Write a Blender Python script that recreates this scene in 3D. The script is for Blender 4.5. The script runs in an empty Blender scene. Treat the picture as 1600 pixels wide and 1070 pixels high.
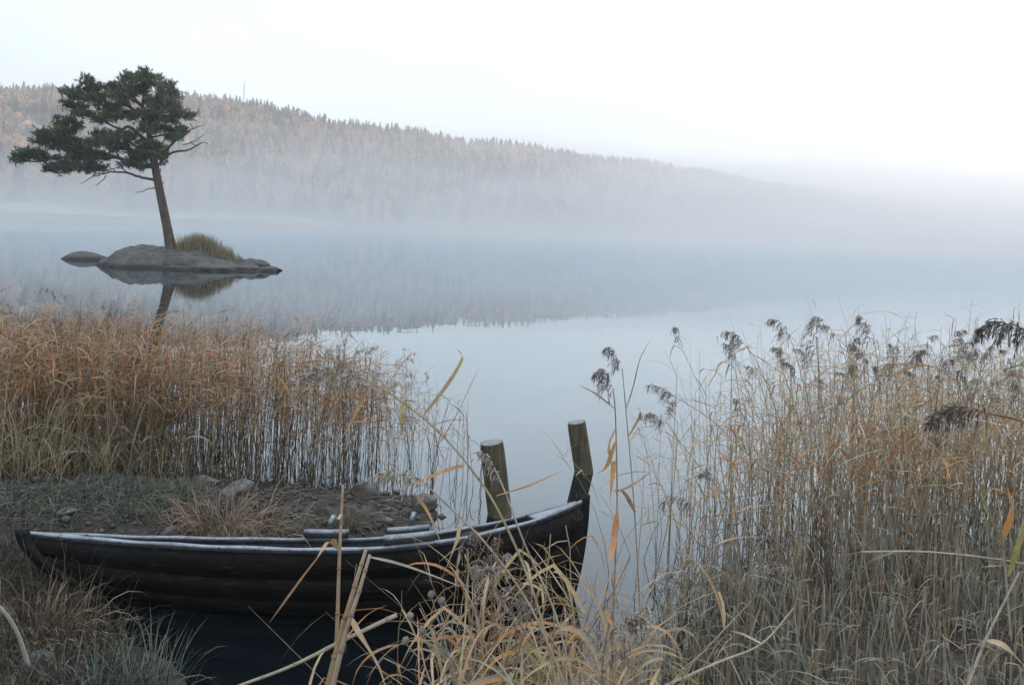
import bpy, math
import numpy as np
from mathutils import Matrix, Vector
from math import radians, sin, cos, pi

# ------------------------------------------------------------------ camera
SC = bpy.context.scene
COL = SC.collection
FPX, CAMZ, HOR, ROLL = 1244.0, 2.5, 360.0, radians(2.3)     # focal length in 1600 px, eye height above the lake, horizon row
cam = bpy.data.cameras.new('camera')
cam.sensor_width = 36.0
cam.lens = FPX / 1600 * 36.0
cam.shift_y = -(535 - HOR) / 1600
cam.clip_start, cam.clip_end = 0.05, 6000
camo = bpy.data.objects.new('camera', cam)
COL.objects.link(camo)
camo.matrix_world = Matrix.Translation((0, 0, CAMZ)) @ Matrix.Rotation(pi / 2, 4, 'X') @ Matrix.Rotation(ROLL, 4, 'Z')
SC.camera = camo

# ------------------------------------------------------------------ sky, sun, exposure
SUN_AZ, SUN_EL = radians(76), radians(11)                   # clockwise from +Y, above the horizon
W = bpy.data.worlds.new('World')
SC.world = W
W.use_nodes = True
wn, wl = W.node_tree.nodes, W.node_tree.links
wn.clear()
sky = wn.new('ShaderNodeTexSky')
sky.sky_type = 'NISHITA'
sky.sun_disc = False
sky.sun_elevation, sky.sun_rotation = SUN_EL, SUN_AZ
sky.air_density, sky.dust_density, sky.ozone_density = 1.0, 0.6, 1.6
tc = wn.new('ShaderNodeTexCoord')
mp = wn.new('ShaderNodeMapping'); mp.inputs['Scale'].default_value = (1.0, 1.0, 2.6)
nz = wn.new('ShaderNodeTexNoise'); nz.inputs['Scale'].default_value = 2.3; nz.inputs['Detail'].default_value = 4; nz.inputs['Roughness'].default_value = 0.5
cr = wn.new('ShaderNodeMapRange'); cr.inputs['From Min'].default_value = 0.35; cr.inputs['From Max'].default_value = 0.7
cr.inputs['To Min'].default_value = 0.72; cr.inputs['To Max'].default_value = 0.95
mx = wn.new('ShaderNodeMix'); mx.data_type = 'RGBA'
mx.inputs['B'].default_value = (12.1, 13.3, 14.3, 1)           # thin high cloud over the clear sky
bg = wn.new('ShaderNodeBackground'); bg.inputs['Strength'].default_value = 0.1
wo = wn.new('ShaderNodeOutputWorld')
wl.new(tc.outputs['Generated'], mp.inputs['Vector']); wl.new(mp.outputs['Vector'], nz.inputs['Vector'])
wl.new(nz.outputs['Fac'], cr.inputs['Value'])
sz = wn.new('ShaderNodeSeparateXYZ'); wl.new(tc.outputs['Generated'], sz.inputs[0])
er = wn.new('ShaderNodeMapRange'); er.inputs['From Min'].default_value = .12; er.inputs['From Max'].default_value = .75
er.inputs['To Min'].default_value = 1.0; er.inputs['To Max'].default_value = .95
wl.new(sz.outputs['Z'], er.inputs['Value'])
cm = wn.new('ShaderNodeMath'); cm.operation = 'MULTIPLY'
wl.new(cr.outputs['Result'], cm.inputs[0]); wl.new(er.outputs['Result'], cm.inputs[1]); wl.new(cm.outputs[0], mx.inputs['Factor'])
wl.new(sky.outputs['Color'], mx.inputs['A']); wl.new(mx.outputs['Result'], bg.inputs['Color'])
wl.new(bg.outputs['Background'], wo.inputs['Surface'])

sl = bpy.data.lights.new('sun', 'SUN')
sl.energy, sl.angle, sl.color = 4.2, radians(0.8), (1.0, 0.76, 0.58)
so = bpy.data.objects.new('sun', sl)
COL.objects.link(so)
sd = Vector((sin(SUN_AZ) * cos(SUN_EL), cos(SUN_AZ) * cos(SUN_EL), sin(SUN_EL)))
so.rotation_euler = sd.to_track_quat('Z', 'Y').to_euler()
so.location = sd * 60

SC.view_settings.view_transform = 'Standard'
SC.view_settings.look = 'None'
SC.view_settings.exposure = 0.18
SC.view_settings.gamma = 1.0
SC.view_settings.use_curve_mapping = False
SC.render.engine = 'CYCLES'
SC.cycles.use_denoising = True
SC.cycles.max_bounces = 6
SC.cycles.diffuse_bounces = 3
SC.cycles.glossy_bounces = 3
SC.cycles.volume_bounces = 1
SC.cycles.transparent_max_bounces = 8
SC.cycles.sample_clamp_indirect = 6.0

# ------------------------------------------------------------------ helpers
RNG = np.random.default_rng(7)
CR, SR = cos(ROLL), sin(ROLL)


def ray(px, py):
    """slopes (x/y, z/y) of the line of sight through a point of the photograph"""
    u, v = (px - 800) / FPX, (HOR - py) / FPX
    return u * CR - v * SR, u * SR + v * CR


def at(px, py, dist):
    a, b = ray(px, py)
    return np.array([a * dist, dist, CAMZ + b * dist])


def on(px, py, z):
    a, b = ray(px, py)
    d = (z - CAMZ) / b
    return np.array([a * d, d, z])


def vnoise(x, y, seed=0):
    xi, yi = np.floor(x).astype(np.int64), np.floor(y).astype(np.int64)
    xf, yf = x - xi, y - yi

    def hsh(i, j):
        n = (i * 374761393 + j * 668265263 + seed * 1274126177) & 0x7fffffff
        n = ((n ^ (n >> 13)) * 1274126177) & 0x7fffffff
        return ((n ^ (n >> 16)) & 0xffff) / 65535.0
    xf, yf = xf * xf * (3 - 2 * xf), yf * yf * (3 - 2 * yf)
    a = hsh(xi, yi) * (1 - xf) + hsh(xi + 1, yi) * xf
    b = hsh(xi, yi + 1) * (1 - xf) + hsh(xi + 1, yi + 1) * xf
    return (a * (1 - yf) + b * yf) * 2 - 1


def fbm(x, y, seed=0, octv=4):
    s, a, t = 0, 1.0, 0
    for k in range(octv):
        s = s + a * vnoise(x, y, seed + k * 17)
        t += a
        a *= 0.5
        x, y = x * 2.03 + 5.1, y * 2.03 + 1.7
    return s / t


def mesh_np(name, V, F, col=None, smooth=False, mat=None):
    """V (n,3), F an (m,k) array or a list of such arrays; col (n,3) per-vertex base colour"""
    V = np.asarray(V, np.float32).reshape(-1, 3)
    Fs = F if isinstance(F, (list, tuple)) and isinstance(F[0], np.ndarray) and F[0].ndim == 2 else [F]
    Fs = [np.asarray(f, np.int32) for f in Fs if len(f)]
    me = bpy.data.meshes.new(name)
    me.vertices.add(len(V)); me.vertices.foreach_set('co', V.ravel())
    idx = np.concatenate([f.ravel() for f in Fs])
    cnt = np.concatenate([np.full(len(f), f.shape[1], np.int32) for f in Fs])
    st = np.concatenate([[0], np.cumsum(cnt)[:-1]]).astype(np.int32)
    me.loops.add(len(idx)); me.loops.foreach_set('vertex_index', idx)
    me.polygons.add(len(cnt)); me.polygons.foreach_set('loop_start', st); me.polygons.foreach_set('loop_total', cnt)
    if smooth:
        me.polygons.foreach_set('use_smooth', np.ones(len(cnt), bool))
    me.update(calc_edges=True)
    if col is not None:
        a = me.color_attributes.new('tint', 'FLOAT_COLOR', 'POINT')
        c = np.ones((len(V), 4), np.float32); c[:, :3] = col
        a.data.foreach_set('color', c.ravel())
    if mat:
        me.materials.append(mat)
    return me


def link(name, me, parent=None, **props):
    o = bpy.data.objects.new(name, me)
    COL.objects.link(o)
    if parent is not None:
        o.parent = parent
    for k, v in props.items():
        o[k] = v
    return o


def thing(name, loc, label, category, group=None, rz=0.0):
    o = link(name, None, label=label, category=category)
    o.empty_display_size = 0.1
    o.location = loc
    o.rotation_euler[2] = rz
    if group:
        o['group'] = group
    return o


class MB:
    """collects pieces into one mesh"""
    def __init__(s):
        s.v, s.f, s.c, s.n = [], {}, [], 0

    def add(s, V, F, col=None):
        V = np.asarray(V, float).reshape(-1, 3)
        F = np.asarray(F, np.int64)
        s.v.append(V); s.f.setdefault(F.shape[1], []).append(F + s.n); s.n += len(V)
        s.c.append(np.broadcast_to(np.asarray((1, 1, 1) if col is None else col, float), (len(V), 3)))
        return s

    def mesh(s, name, mat=None, smooth=False, color=True):
        return mesh_np(name, np.concatenate(s.v), [np.concatenate(x) for x in s.f.values()],
                       np.concatenate(s.c) if color else None, smooth, mat)


def tube(P, R, k=6, cap=True):
    """tube along the points P with radii R"""
    P = np.asarray(P, float); n = len(P)
    R = np.broadcast_to(np.asarray(R, float), (n,))
    T = np.gradient(P, axis=0); T /= np.linalg.norm(T, axis=1)[:, None] + 1e-9
    ref = np.array([0.31, 0.77, 0.55]) if abs(T[0, 2]) > .6 else np.array([0.1, 0.2, 1.0])
    A = np.cross(T, ref); A /= np.linalg.norm(A, axis=1)[:, None] + 1e-9
    B = np.cross(T, A)
    t = np.arange(k) * 2 * pi / k
    V = P[:, None] + R[:, None, None] * (np.cos(t)[None, :, None] * A[:, None] + np.sin(t)[None, :, None] * B[:, None])
    i = np.arange(n - 1)[:, None] * k; j = np.arange(k)[None]; j2 = (j + 1) % k
    F = np.stack([i + j, i + j2, i + k + j2, i + k + j], -1).reshape(-1, 4)
    V = V.reshape(-1, 3)
    if cap:
        V = np.concatenate([V, P[:1], P[-1:]])
        a, b = n * k, n * k + 1
        C = np.concatenate([np.stack([np.full(k, a), (np.arange(k) + 1) % k, np.arange(k), np.full(k, a)], -1),
                            np.stack([np.full(k, b), (n - 1) * k + np.arange(k), (n - 1) * k + (np.arange(k) + 1) % k, np.full(k, b)], -1)])
        return V, F, C[:, :3]
    return V, F, None


def add_tube(mb, P, R, k=6, col=None):
    V, F, C = tube(P, R, k)
    n0 = mb.n
    mb.add(V, F, col)
    mb.f.setdefault(3, []).append(C.astype(np.int64) + n0)


def smooth_path(P, n):
    """Catmull-Rom through P resampled to n points"""
    P = np.asarray(P, float)
    Q = np.concatenate([2 * P[:1] - P[1:2], P, 2 * P[-1:] - P[-2:-1]])
    t = np.linspace(0, len(P) - 1 - 1e-6, n); i = t.astype(int); f = (t - i)[:, None]
    a, b, c, d = Q[i], Q[i + 1], Q[i + 2], Q[i + 3]
    return 0.5 * (2 * b + (c - a) * f + (2 * a - 5 * b + 4 * c - d) * f ** 2 + (3 * b - a - 3 * c + d) * f ** 3)


# ------------------------------------------------------------------ materials
def new_mat(name):
    m = bpy.data.materials.new(name); m.use_nodes = True
    nt = m.node_tree
    return m, nt, nt.nodes, nt.links, nt.nodes['Principled BSDF']


def N(nodes, kind, **kw):
    n = nodes.new(kind)
    for k, v in kw.items():
        if k in n.inputs:
            n.inputs[k].default_value = v
        else:
            setattr(n, k, v)
    return n


def mixc(nodes, links, fac, a, b):
    m = nodes.new('ShaderNodeMix'); m.data_type = 'RGBA'
    for s, v in (('Factor', fac), ('A', a), ('B', b)):
        if hasattr(v, 'is_linked'):
            links.new(v, m.inputs[s])
        else:
            m.inputs[s].default_value = v if s == 'Factor' else (*v, 1)
    return m.outputs['Result']


def noise(nodes, links, scale, detail=4, rough=.6, coord='Object', stretch=(1, 1, 1)):
    tcn = nodes.new('ShaderNodeTexCoord'); m = nodes.new('ShaderNodeMapping'); m.inputs['Scale'].default_value = stretch
    n = N(nodes, 'ShaderNodeTexNoise', Scale=scale, Detail=detail, Roughness=rough)
    links.new(tcn.outputs[coord], m.inputs['Vector']); links.new(m.outputs['Vector'], n.inputs['Vector'])
    return n.outputs['Fac']


def ramp(nodes, links, val, lo, hi, a=0.0, b=1.0):
    r = N(nodes, 'ShaderNodeMapRange')
    r.inputs['From Min'].default_value, r.inputs['From Max'].default_value = lo, hi
    r.inputs['To Min'].default_value, r.inputs['To Max'].default_value = a, b
    links.new(val, r.inputs['Value'])
    return r.outputs['Result']


def mul(nodes, links, a, b):
    m = nodes.new('ShaderNodeMath'); m.operation = 'MULTIPLY'
    for i, v in enumerate((a, b)):
        if hasattr(v, 'is_linked'):
            links.new(v, m.inputs[i])
        else:
            m.inputs[i].default_value = v
    return m.outputs[0]


def up_facing(nodes, links, lo, hi):
    g = nodes.new('ShaderNodeNewGeometry'); s = nodes.new('ShaderNodeSeparateXYZ')
    links.new(g.outputs['Normal'], s.inputs[0])
    return ramp(nodes, links, s.outputs['Z'], lo, hi)


def bump(nodes, links, bsdf, h, strength, dist):
    b = N(nodes, 'ShaderNodeBump', Strength=strength, Distance=dist)
    links.new(h, b.inputs['Height']); links.new(b.outputs['Normal'], bsdf.inputs['Normal'])


def plant_material(name, frost, frost_col=(.54, .52, .47), translucent=.25, rough=.75, nscale=9):
    """dry leaf and stalk: its own tint with blotches, hoar frost crystals in patches"""
    m, nt, nd, lk, p = new_mat(name)
    at_ = nd.new('ShaderNodeAttribute'); at_.attribute_name = 'tint'
    oi = nd.new('ShaderNodeObjectInfo')
    n1 = noise(nd, lk, nscale, 3)
    hv = nd.new('ShaderNodeHueSaturation')
    lk.new(at_.outputs['Color'], hv.inputs['Color'])
    lk.new(ramp(nd, lk, n1, .3, .7, .72, 1.25), hv.inputs['Value'])
    lk.new(ramp(nd, lk, oi.outputs['Random'], 0, 1, .488, .508), hv.inputs['Hue'])
    n2 = noise(nd, lk, nscale * 2.7, 4, .7)
    c = mixc(nd, lk, ramp(nd, lk, n2, .45, .72, 0, frost), hv.outputs['Color'], frost_col)
    lk.new(c, p.inputs['Base Color'])
    p.inputs['Roughness'].default_value = rough
    p.inputs['Specular IOR Level'].default_value = .25
    if translucent:
        t = nd.new('ShaderNodeBsdfTranslucent'); lk.new(c, t.inputs['Color'])
        ms = nd.new('ShaderNodeMixShader'); ms.inputs[0].default_value = translucent
        lk.new(p.outputs[0], ms.inputs[1]); lk.new(t.outputs[0], ms.inputs[2])
        lk.new(ms.outputs[0], nd['Material Output'].inputs['Surface'])
    return m


M_REED = plant_material('frosted_reed', .55)
M_REED_FAR = plant_material('reed_in_water', .28, nscale=5)
M_PLUME = plant_material('reed_plume', .45, translucent=.1, nscale=25)
M_GRASS = plant_material('frosted_grass', .5, (.42, .41, .38), nscale=6)
M_NEEDLE = plant_material('pine_needles', .10, (.35, .40, .38), .12, nscale=2)
M_FOREST = plant_material('autumn_forest', .15, (.4, .38, .36), .1, nscale=.2)

# lake water
M_WATER, nt, nd, lk, p = new_mat('lake_water')
p.inputs['Base Color'].default_value = (.005, .008, .011, 1)
p.inputs['Roughness'].default_value = .9
p.inputs['Specular IOR Level'].default_value = 0
gl = N(nd, 'ShaderNodeBsdfGlossy', Roughness=.012); gl.inputs['Color'].default_value = (.87, .945, 1.0, 1)
lw = N(nd, 'ShaderNodeLayerWeight', Blend=.5); fr = nd.new('ShaderNodeMath'); fr.operation = 'POWER'; fr.inputs[1].default_value = 2.9
lk.new(lw.outputs['Facing'], fr.inputs[0])
ms = nd.new('ShaderNodeMixShader')
geo = nd.new('ShaderNodeNewGeometry')
wm = nd.new('ShaderNodeMapping'); wm.inputs['Scale'].default_value = (1, .8, 1)
w1 = N(nd, 'ShaderNodeTexNoise', Scale=1.3, Detail=2.0, Roughness=.45)
lk.new(geo.outputs['Position'], wm.inputs['Vector']); lk.new(wm.outputs['Vector'], w1.inputs['Vector'])
bp = N(nd, 'ShaderNodeBump', Strength=.35, Distance=.006)
lk.new(w1.outputs['Fac'], bp.inputs['Height'])
lk.new(bp.outputs['Normal'], gl.inputs['Normal']); lk.new(bp.outputs['Normal'], lw.inputs['Normal'])
lk.new(fr.outputs[0], ms.inputs[0]); lk.new(p.outputs[0], ms.inputs[1]); lk.new(gl.outputs[0], ms.inputs[2])
lk.new(ms.outputs[0], nd['Material Output'].inputs['Surface'])

# bank soil
M_SOIL, nt, nd, lk, p = new_mat('bank_soil')
n1 = noise(nd, lk, 1.6, 6, .65); n2 = noise(nd, lk, 22, 5, .7); n3 = noise(nd, lk, 5, 5, .7)
c = mixc(nd, lk, ramp(nd, lk, n1, .4, .62), (.014, .011, .009), (.042, .033, .025))
c = mixc(nd, lk, ramp(nd, lk, n2, .45, .7, 0, .6), c, (.105, .085, .066))
fz = mul(nd, lk, ramp(nd, lk, n3, .5, .68, 0, .35), up_facing(nd, lk, .3, .9))
c = mixc(nd, lk, fz, c, (.22, .23, .24))
lk.new(c, p.inputs['Base Color']); p.inputs['Roughness'].default_value = .85
bump(nd, lk, p, n2, .8, .03)

# far hillside under the trees
M_HILL, nt, nd, lk, p = new_mat('hill_turf')
n1 = noise(nd, lk, .02, 5)
lk.new(mixc(nd, lk, ramp(nd, lk, n1, .4, .6), (.06, .06, .035), (.16, .13, .085)), p.inputs['Base Color'])
p.inputs['Roughness'].default_value = 1.0

# frosted meadow by the far shore
M_MEADOW, nt, nd, lk, p = new_mat('frosted_meadow')
n1 = noise(nd, lk, .12, 6)
lk.new(mixc(nd, lk, ramp(nd, lk, n1, .35, .65), (.15, .16, .13), (.38, .39, .37)), p.inputs['Base Color'])
p.inputs['Roughness'].default_value = 1.0


def rock_material(name, a, b, lichen, frost, wet=None):
    m, nt, nd, lk, p = new_mat(name)
    n1 = noise(nd, lk, 2.2, 7, .65); n2 = noise(nd, lk, 14, 6, .7); n3 = noise(nd, lk, 5.5, 4)
    oi = nd.new('ShaderNodeObjectInfo')
    c = mixc(nd, lk, ramp(nd, lk, n1, .38, .62), a, b)
    c = mixc(nd, lk, ramp(nd, lk, n2, .5, .66, 0, .5), c, tuple(x * .45 for x in a))
    c = mixc(nd, lk, ramp(nd, lk, n3, .58, .66, 0, .7), c, lichen)
    fz = mul(nd, lk, ramp(nd, lk, n2, .42, .62, 0, frost), up_facing(nd, lk, .35, .95))
    c = mixc(nd, lk, fz, c, (.48, .53, .56))
    if wet:
        g = nd.new('ShaderNodeNewGeometry'); sp = nd.new('ShaderNodeSeparateXYZ'); lk.new(g.outputs['Position'], sp.inputs[0])
        c = mixc(nd, lk, ramp(nd, lk, sp.outputs['Z'], wet * .5, wet * 1.4, 1, 0), c, tuple(x * .3 for x in a))
    hv = nd.new('ShaderNodeHueSaturation'); lk.new(c, hv.inputs['Color'])
    lk.new(ramp(nd, lk, oi.outputs['Random'], 0, 1, .75, 1.25), hv.inputs['Value'])
    lk.new(hv.outputs[0], p.inputs['Base Color']); p.inputs['Roughness'].default_value = .8
    bump(nd, lk, p, n2, .7, .03)
    return m


M_ROCK = rock_material('bank_stone', (.050, .044, .038), (.095, .080, .066), (.075, .075, .055), .35)
M_ISLET = rock_material('islet_granite', (.036, .034, .031), (.085, .077, .068), (.026, .036, .016), .22, .16)


def wood_material(name, dark, light, frost, stretch, rough=.75, spec=.3, scuff=None, frost_lo=.35, scale=6, frost_col=(.48, .54, .63)):
    m, nt, nd, lk, p = new_mat(name)
    n1 = noise(nd, lk, scale, 6, .65, stretch=stretch); n2 = noise(nd, lk, 3.0, 4); n3 = noise(nd, lk, 40, 4, .7)
    c = mixc(nd, lk, ramp(nd, lk, n1, .35, .65), dark, light)
    c = mixc(nd, lk, ramp(nd, lk, n2, .45, .7, 0, .6), c, tuple(x * .45 for x in dark))
    if frost:
        n5 = noise(nd, lk, 7, 5, .7)
        fz = mul(nd, lk, mul(nd, lk, ramp(nd, lk, n3, .30, .55, .55 * frost, frost), ramp(nd, lk, n5, .35, .55, .45, 1.0)), up_facing(nd, lk, frost_lo, .85))
        c = mixc(nd, lk, fz, c, frost_col)
    if scuff:
        n4 = noise(nd, lk, 5, 7, .75, stretch=(.8, 5, 9))
        c = mixc(nd, lk, ramp(nd, lk, n4, .56, .68, 0, .75), c, scuff)
    lk.new(c, p.inputs['Base Color']); p.inputs['Roughness'].default_value = rough; p.inputs['Specular IOR Level'].default_value = spec
    bump(nd, lk, p, n1, .6, .006)
    return m


M_TAR = wood_material('tarred_planks', (.003, .003, .0035), (.013, .0125, .0122), .04, (.5, 6, 6), spec=.2, scuff=(.060, .052, .044))
M_RAIL = wood_material('frosted_rail', (.035, .037, .042), (.075, .078, .085), .95, (.5, 6, 6))
M_INNER = wood_material('worn_inner_wood', (.016, .016, .017), (.050, .048, .046), .6, (.5, 6, 6))
M_POST = wood_material('weathered_post', (.062, .052, .034), (.150, .130, .090), 0, (7, 7, .45), scale=4)
M_POSTTOP = wood_material('sawn_end', (.17, .16, .14), (.27, .26, .24), .4, (1, 1, 1), scale=9)
M_BARK = wood_material('pine_bark', (.045, .034, .028), (.125, .085, .062), 0, (5, 5, .9), scale=2.2)
M_DEADWOOD = wood_material('dead_branch', (.05, .045, .042), (.09, .08, .075), 0, (3, 3, 3))
M_STICK = wood_material('bleached_stick', (.30, .28, .25), (.46, .44, .41), .5, (4, 4, 1))
M_IRON, nt, nd, lk, p = new_mat('rusty_iron')
p.inputs['Metallic'].default_value = .6; p.inputs['Roughness'].default_value = .7
n1 = noise(nd, lk, 60, 3)
lk.new(mixc(nd, lk, n1, (.05, .04, .035), (.10, .06, .04)), p.inputs['Base Color'])
M_MAST, nt, nd, lk, p = new_mat('mast_steel')
p.inputs['Base Color'].default_value = (.22, .22, .23, 1); p.inputs['Roughness'].default_value = .6

# ------------------------------------------------------------------ ground (near bank and lake bed)
SHORE = np.array([(-60, -60), (60, -60), (60, 13), (22, 9.6), (12, 8.4), (6.5, 7.2), (3.6, 6.5), (2.4, 6.0), (1.6, 5.4), (1.05, 4.7), (.78, 4.1),
                  (.58, 3.5), (.25, 3.05), (-.5, 2.9), (-1.0, 3.15), (-1.35, 3.7), (-1.75, 4.3), (-2.3, 4.75), (-2.75, 5.1), (-2.3, 5.6), (-1.5, 5.95),
                  (-.95, 6.25), (-.62, 6.7), (-.50, 6.95), (-.7, 7.3), (-1.4, 7.55), (-2.4, 7.65), (-3.6, 7.8), (-5.2, 8.3), (-8, 9.8), (-15, 12), (-60, 22)], float)


def shore_dist(x, y):
    """signed distance to the shoreline, positive on land"""
    x, y = np.asarray(x, float), np.asarray(y, float)
    A = SHORE; B = np.roll(SHORE, -1, 0)
    d = np.full(x.shape, 1e9); ins = np.zeros(x.shape, bool)
    for (ax, ay), (bx, by) in zip(A, B):
        ex, ey = bx - ax, by - ay
        t = np.clip(((x - ax) * ex + (y - ay) * ey) / (ex * ex + ey * ey), 0, 1)
        d = np.minimum(d, np.hypot(x - ax - t * ex, y - ay - t * ey))
        c = ((ay > y) != (by > y))
        xi = ax + (y - ay) * ex / (ey if abs(ey) > 1e-9 else 1e-9)
        ins ^= c & (x < xi)
    return np.where(ins, d, -d)


def ground_z(x, y):
    d = shore_dist(x, y) + .10 * fbm(x * 1.5, y * 1.5, 3)
    land = .13 * (1 - np.exp(-np.maximum(d, 0) / .6)) + .16 * np.maximum(d - .4, 0) ** 1.1
    land = np.minimum(land, 1.0 + .02 * d)
    bed = -1.6 * (1 - np.exp(np.minimum(d, 0) / 5.0))
    z = np.where(d > 0, land, bed)
    z += .045 * fbm(x * 2.3, y * 2.3, 11) * np.clip(d + .6, 0, 1) + .016 * fbm(x * 9, y * 9, 29) * np.clip(d + .3, 0, 1)
    return z


th = np.concatenate([np.linspace(-pi, -1.0, 50)[:-1], np.linspace(-1.0, 1.0, 420), np.linspace(1.0, pi, 50)[1:]])
rr = np.concatenate([[0.0], np.geomspace(.5, 3.0, 22)[:-1], np.linspace(3.0, 14, 190)[:-1], np.geomspace(14, 260, 30)])
TH, RR = np.meshgrid(th, rr)
GX, GY = RR * np.sin(TH), RR * np.cos(TH)
GZ = ground_z(GX, GY)
nr, na = TH.shape
i = np.arange(nr - 1)[:, None] * na; j = np.arange(na - 1)[None]
F = np.stack([i + j, i + na + j, i + na + j + 1, i + j + 1], -1).reshape(-1, 4)
link('ground', mesh_np('ground', np.stack([GX, GY, GZ], -1), F, smooth=True, mat=M_SOIL), kind='structure', label='dark muddy bank dusted with frost')

# lake: one flat sheet reaching past the far shore
link('lake', mesh_np('lake', [(-2500, 1.0, 0), (3200, 1.0, 0), (3200, 3200, 0), (-2500, 3200, 0)], [[0, 1, 2, 3]], mat=M_WATER), kind='structure', label='still misty lake water')

# ------------------------------------------------------------------ far hill
# skyline of the treetops, as seen: photograph column -> row; and how far off the ridge and the shore lie
SKY_PX = np.array([-900, -400, -150, 0, 130, 300, 400, 500, 600, 700, 800, 900, 1000, 1100, 1200, 1300, 1450, 1700, 2600], float)
SKY_PY = np.array([60, 85, 115, 130, 130, 143, 155, 174, 192, 211, 224, 239, 253, 266, 286, 300, 318, 345, 395], float)
RID_PX = np.array([-900, 0, 500, 900, 1200, 1600, 2600], float)
RID_D = np.array([480, 520, 600, 780, 1050, 1450, 1700], float)
SHO_D = np.array([230, 262, 330, 440, 650, 1000, 1200], float)
TREE_H = 16.0


def ridge(a):
    px = 800 + a * FPX
    D = np.interp(px, RID_PX, RID_D); S = np.interp(px, RID_PX, SHO_D)
    py = np.interp(px, SKY_PX, SKY_PY)
    b = (px - 800) / FPX * SR + (HOR - py) / FPX * CR
    return D, S, np.maximum(CAMZ + b * D - TREE_H, 3.0)


def hill_z(a, y):
    D, S, H = ridge(a)
    t = (y - S) / (D - S)
    up = np.clip(t, 0, 1)
    prof = .10 * np.clip(t / .25, 0, 1) + .90 * np.clip((up - .16) / .84, 0, 1) ** .88
    z = 1.2 + (H - 1.2) * prof
    z = np.where(t > 1, H - (y - D) * .10, z)
    z = np.where(t < 0, 1.2 + (y - S) * .12, z)
    x = a * y
    return z + 4.5 * fbm(x / 70, y / 70, 5) * np.clip(t * 2, 0, 1) * np.clip(H / 50, .15, 1)


aa = np.linspace(-1.7, 1.5, 220)
tt = np.concatenate([np.linspace(-.25, 1.1, 70), [1.3, 1.6, 2.0]])
AA, TT = np.meshgrid(aa, tt)
D_, S_, H_ = ridge(AA)
YY = S_ + TT * (D_ - S_)
ZZ = hill_z(AA, YY)
nr, na = AA.shape
i = np.arange(nr - 1)[:, None] * na; j = np.arange(na - 1)[None]
F = np.stack([i + j, i + j + 1, i + na + j + 1, i + na + j], -1).reshape(-1, 4)
link('hill', mesh_np('hill', np.stack([AA * YY, YY, ZZ], -1), F, smooth=True, mat=M_HILL), kind='structure', label='long wooded hill sloping down behind the lake')

# unseen ridge added on the right to keep the low sun off the near bank
gx_, gy_ = np.meshgrid(np.linspace(150, 560, 50), np.linspace(-420, 230, 60))
gz_ = 78 * np.exp(-((gx_ - 330) / 85) ** 2) * np.clip((230 - gy_) / 90, 0, 1) ** .8 * np.clip((gy_ + 420) / 90, 0, 1) + 5 * fbm(gx_ / 50, gy_ / 50, 8) - 4
i = np.arange(59)[:, None] * 50; j = np.arange(49)[None]
F = np.stack([i + j, i + j + 1, i + 51 + j, i + 50 + j], -1).reshape(-1, 4)
link('hill', mesh_np('hill', np.stack([gx_, gy_, gz_], -1), F, smooth=True, mat=M_HILL), kind='structure', label='unseen ridge added to shade the near bank')

# pale frosted meadow strip on the far shore
a1 = np.linspace(-.78, -.20, 60); k1 = np.linspace(0, 1, 8)
A1, K1 = np.meshgrid(a1, k1)
S1 = ridge(A1)[1]
Y1 = S1 + 1.0 + K1 * (26 + 12 * np.sin(A1 * 17)) * np.clip((A1 + .78) / .08, 0, 1) * np.clip((-.2 - A1) / .1, 0, 1)
Z1 = hill_z(A1, Y1) + .45
i = np.arange(7)[:, None] * 60; j = np.arange(59)[None]
F = np.stack([i + j, i + j + 1, i + 61 + j, i + 60 + j], -1).reshape(-1, 4)
link('meadow', mesh_np('meadow', np.stack([A1 * Y1, Y1, Z1], -1), F, smooth=True, mat=M_MEADOW), kind='structure', label='pale frosted meadow on the far shore')


# ------------------------------------------------------------------ forest
def proto_spruce(rng, width=.17, levels=13):
    """unit-height spruce: whorls of drooping boughs"""
    mb = MB()
    for l in range(levels):
        z = .10 + .88 * (l / (levels - 1)) ** .92
        R = width * (1 - z) ** .8 * rng.uniform(.8, 1.15) + .012
        n = 7 if l < levels - 3 else 5
        ph = rng.uniform(0, 6.28)
        for q in range(n):
            t = ph + q * 2 * pi / n + rng.normal(0, .15)
            r = R * rng.uniform(.75, 1.2)
            d = np.array([cos(t), sin(t), 0]); s = np.array([-sin(t), cos(t), 0])
            tip = d * r + (0, 0, z - .045 - .22 * r)
            c0 = np.array([0, 0, z + .035])
            m = d * r * .55 + np.array([0, 0, z - .01])
            w = r * .42 + .006
            v = rng.uniform(.75, 1.2)
            mb.add([c0, m + s * w, tip, m - s * w], [[0, 1, 2], [0, 2, 3]], (v, v, v))
    return mb


def proto_leafy(rng, n=80, wx=.2, base=.22):
    """unit-height broadleaf or pine: leaf clumps through an egg-shaped crown"""
    mb = MB()
    for q in range(n):
        u = rng.normal(size=3); u /= np.linalg.norm(u); rad = rng.uniform(.45, 1) ** .6
        z = .5 * (1 + base) + u[2] * rad * .5 * (1 - base)
        k = wx * (1.0 - .45 * max(0, (z - .55) / .45))
        c = np.array([u[0] * rad * k, u[1] * rad * k, z])
        s = rng.uniform(.035, .065)
        e1 = rng.normal(size=3); e1 /= np.linalg.norm(e1); e2 = np.cross(e1, rng.normal(size=3)); e2 /= np.linalg.norm(e2)
        v = rng.uniform(.7, 1.25)
        mb.add([c + e1 * s, c + e2 * s * .8, c - e1 * s, c - e2 * s * .8 + (0, 0, s * .4)], [[0, 1, 2], [0, 2, 3]], (v, v, v))
    return mb


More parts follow.
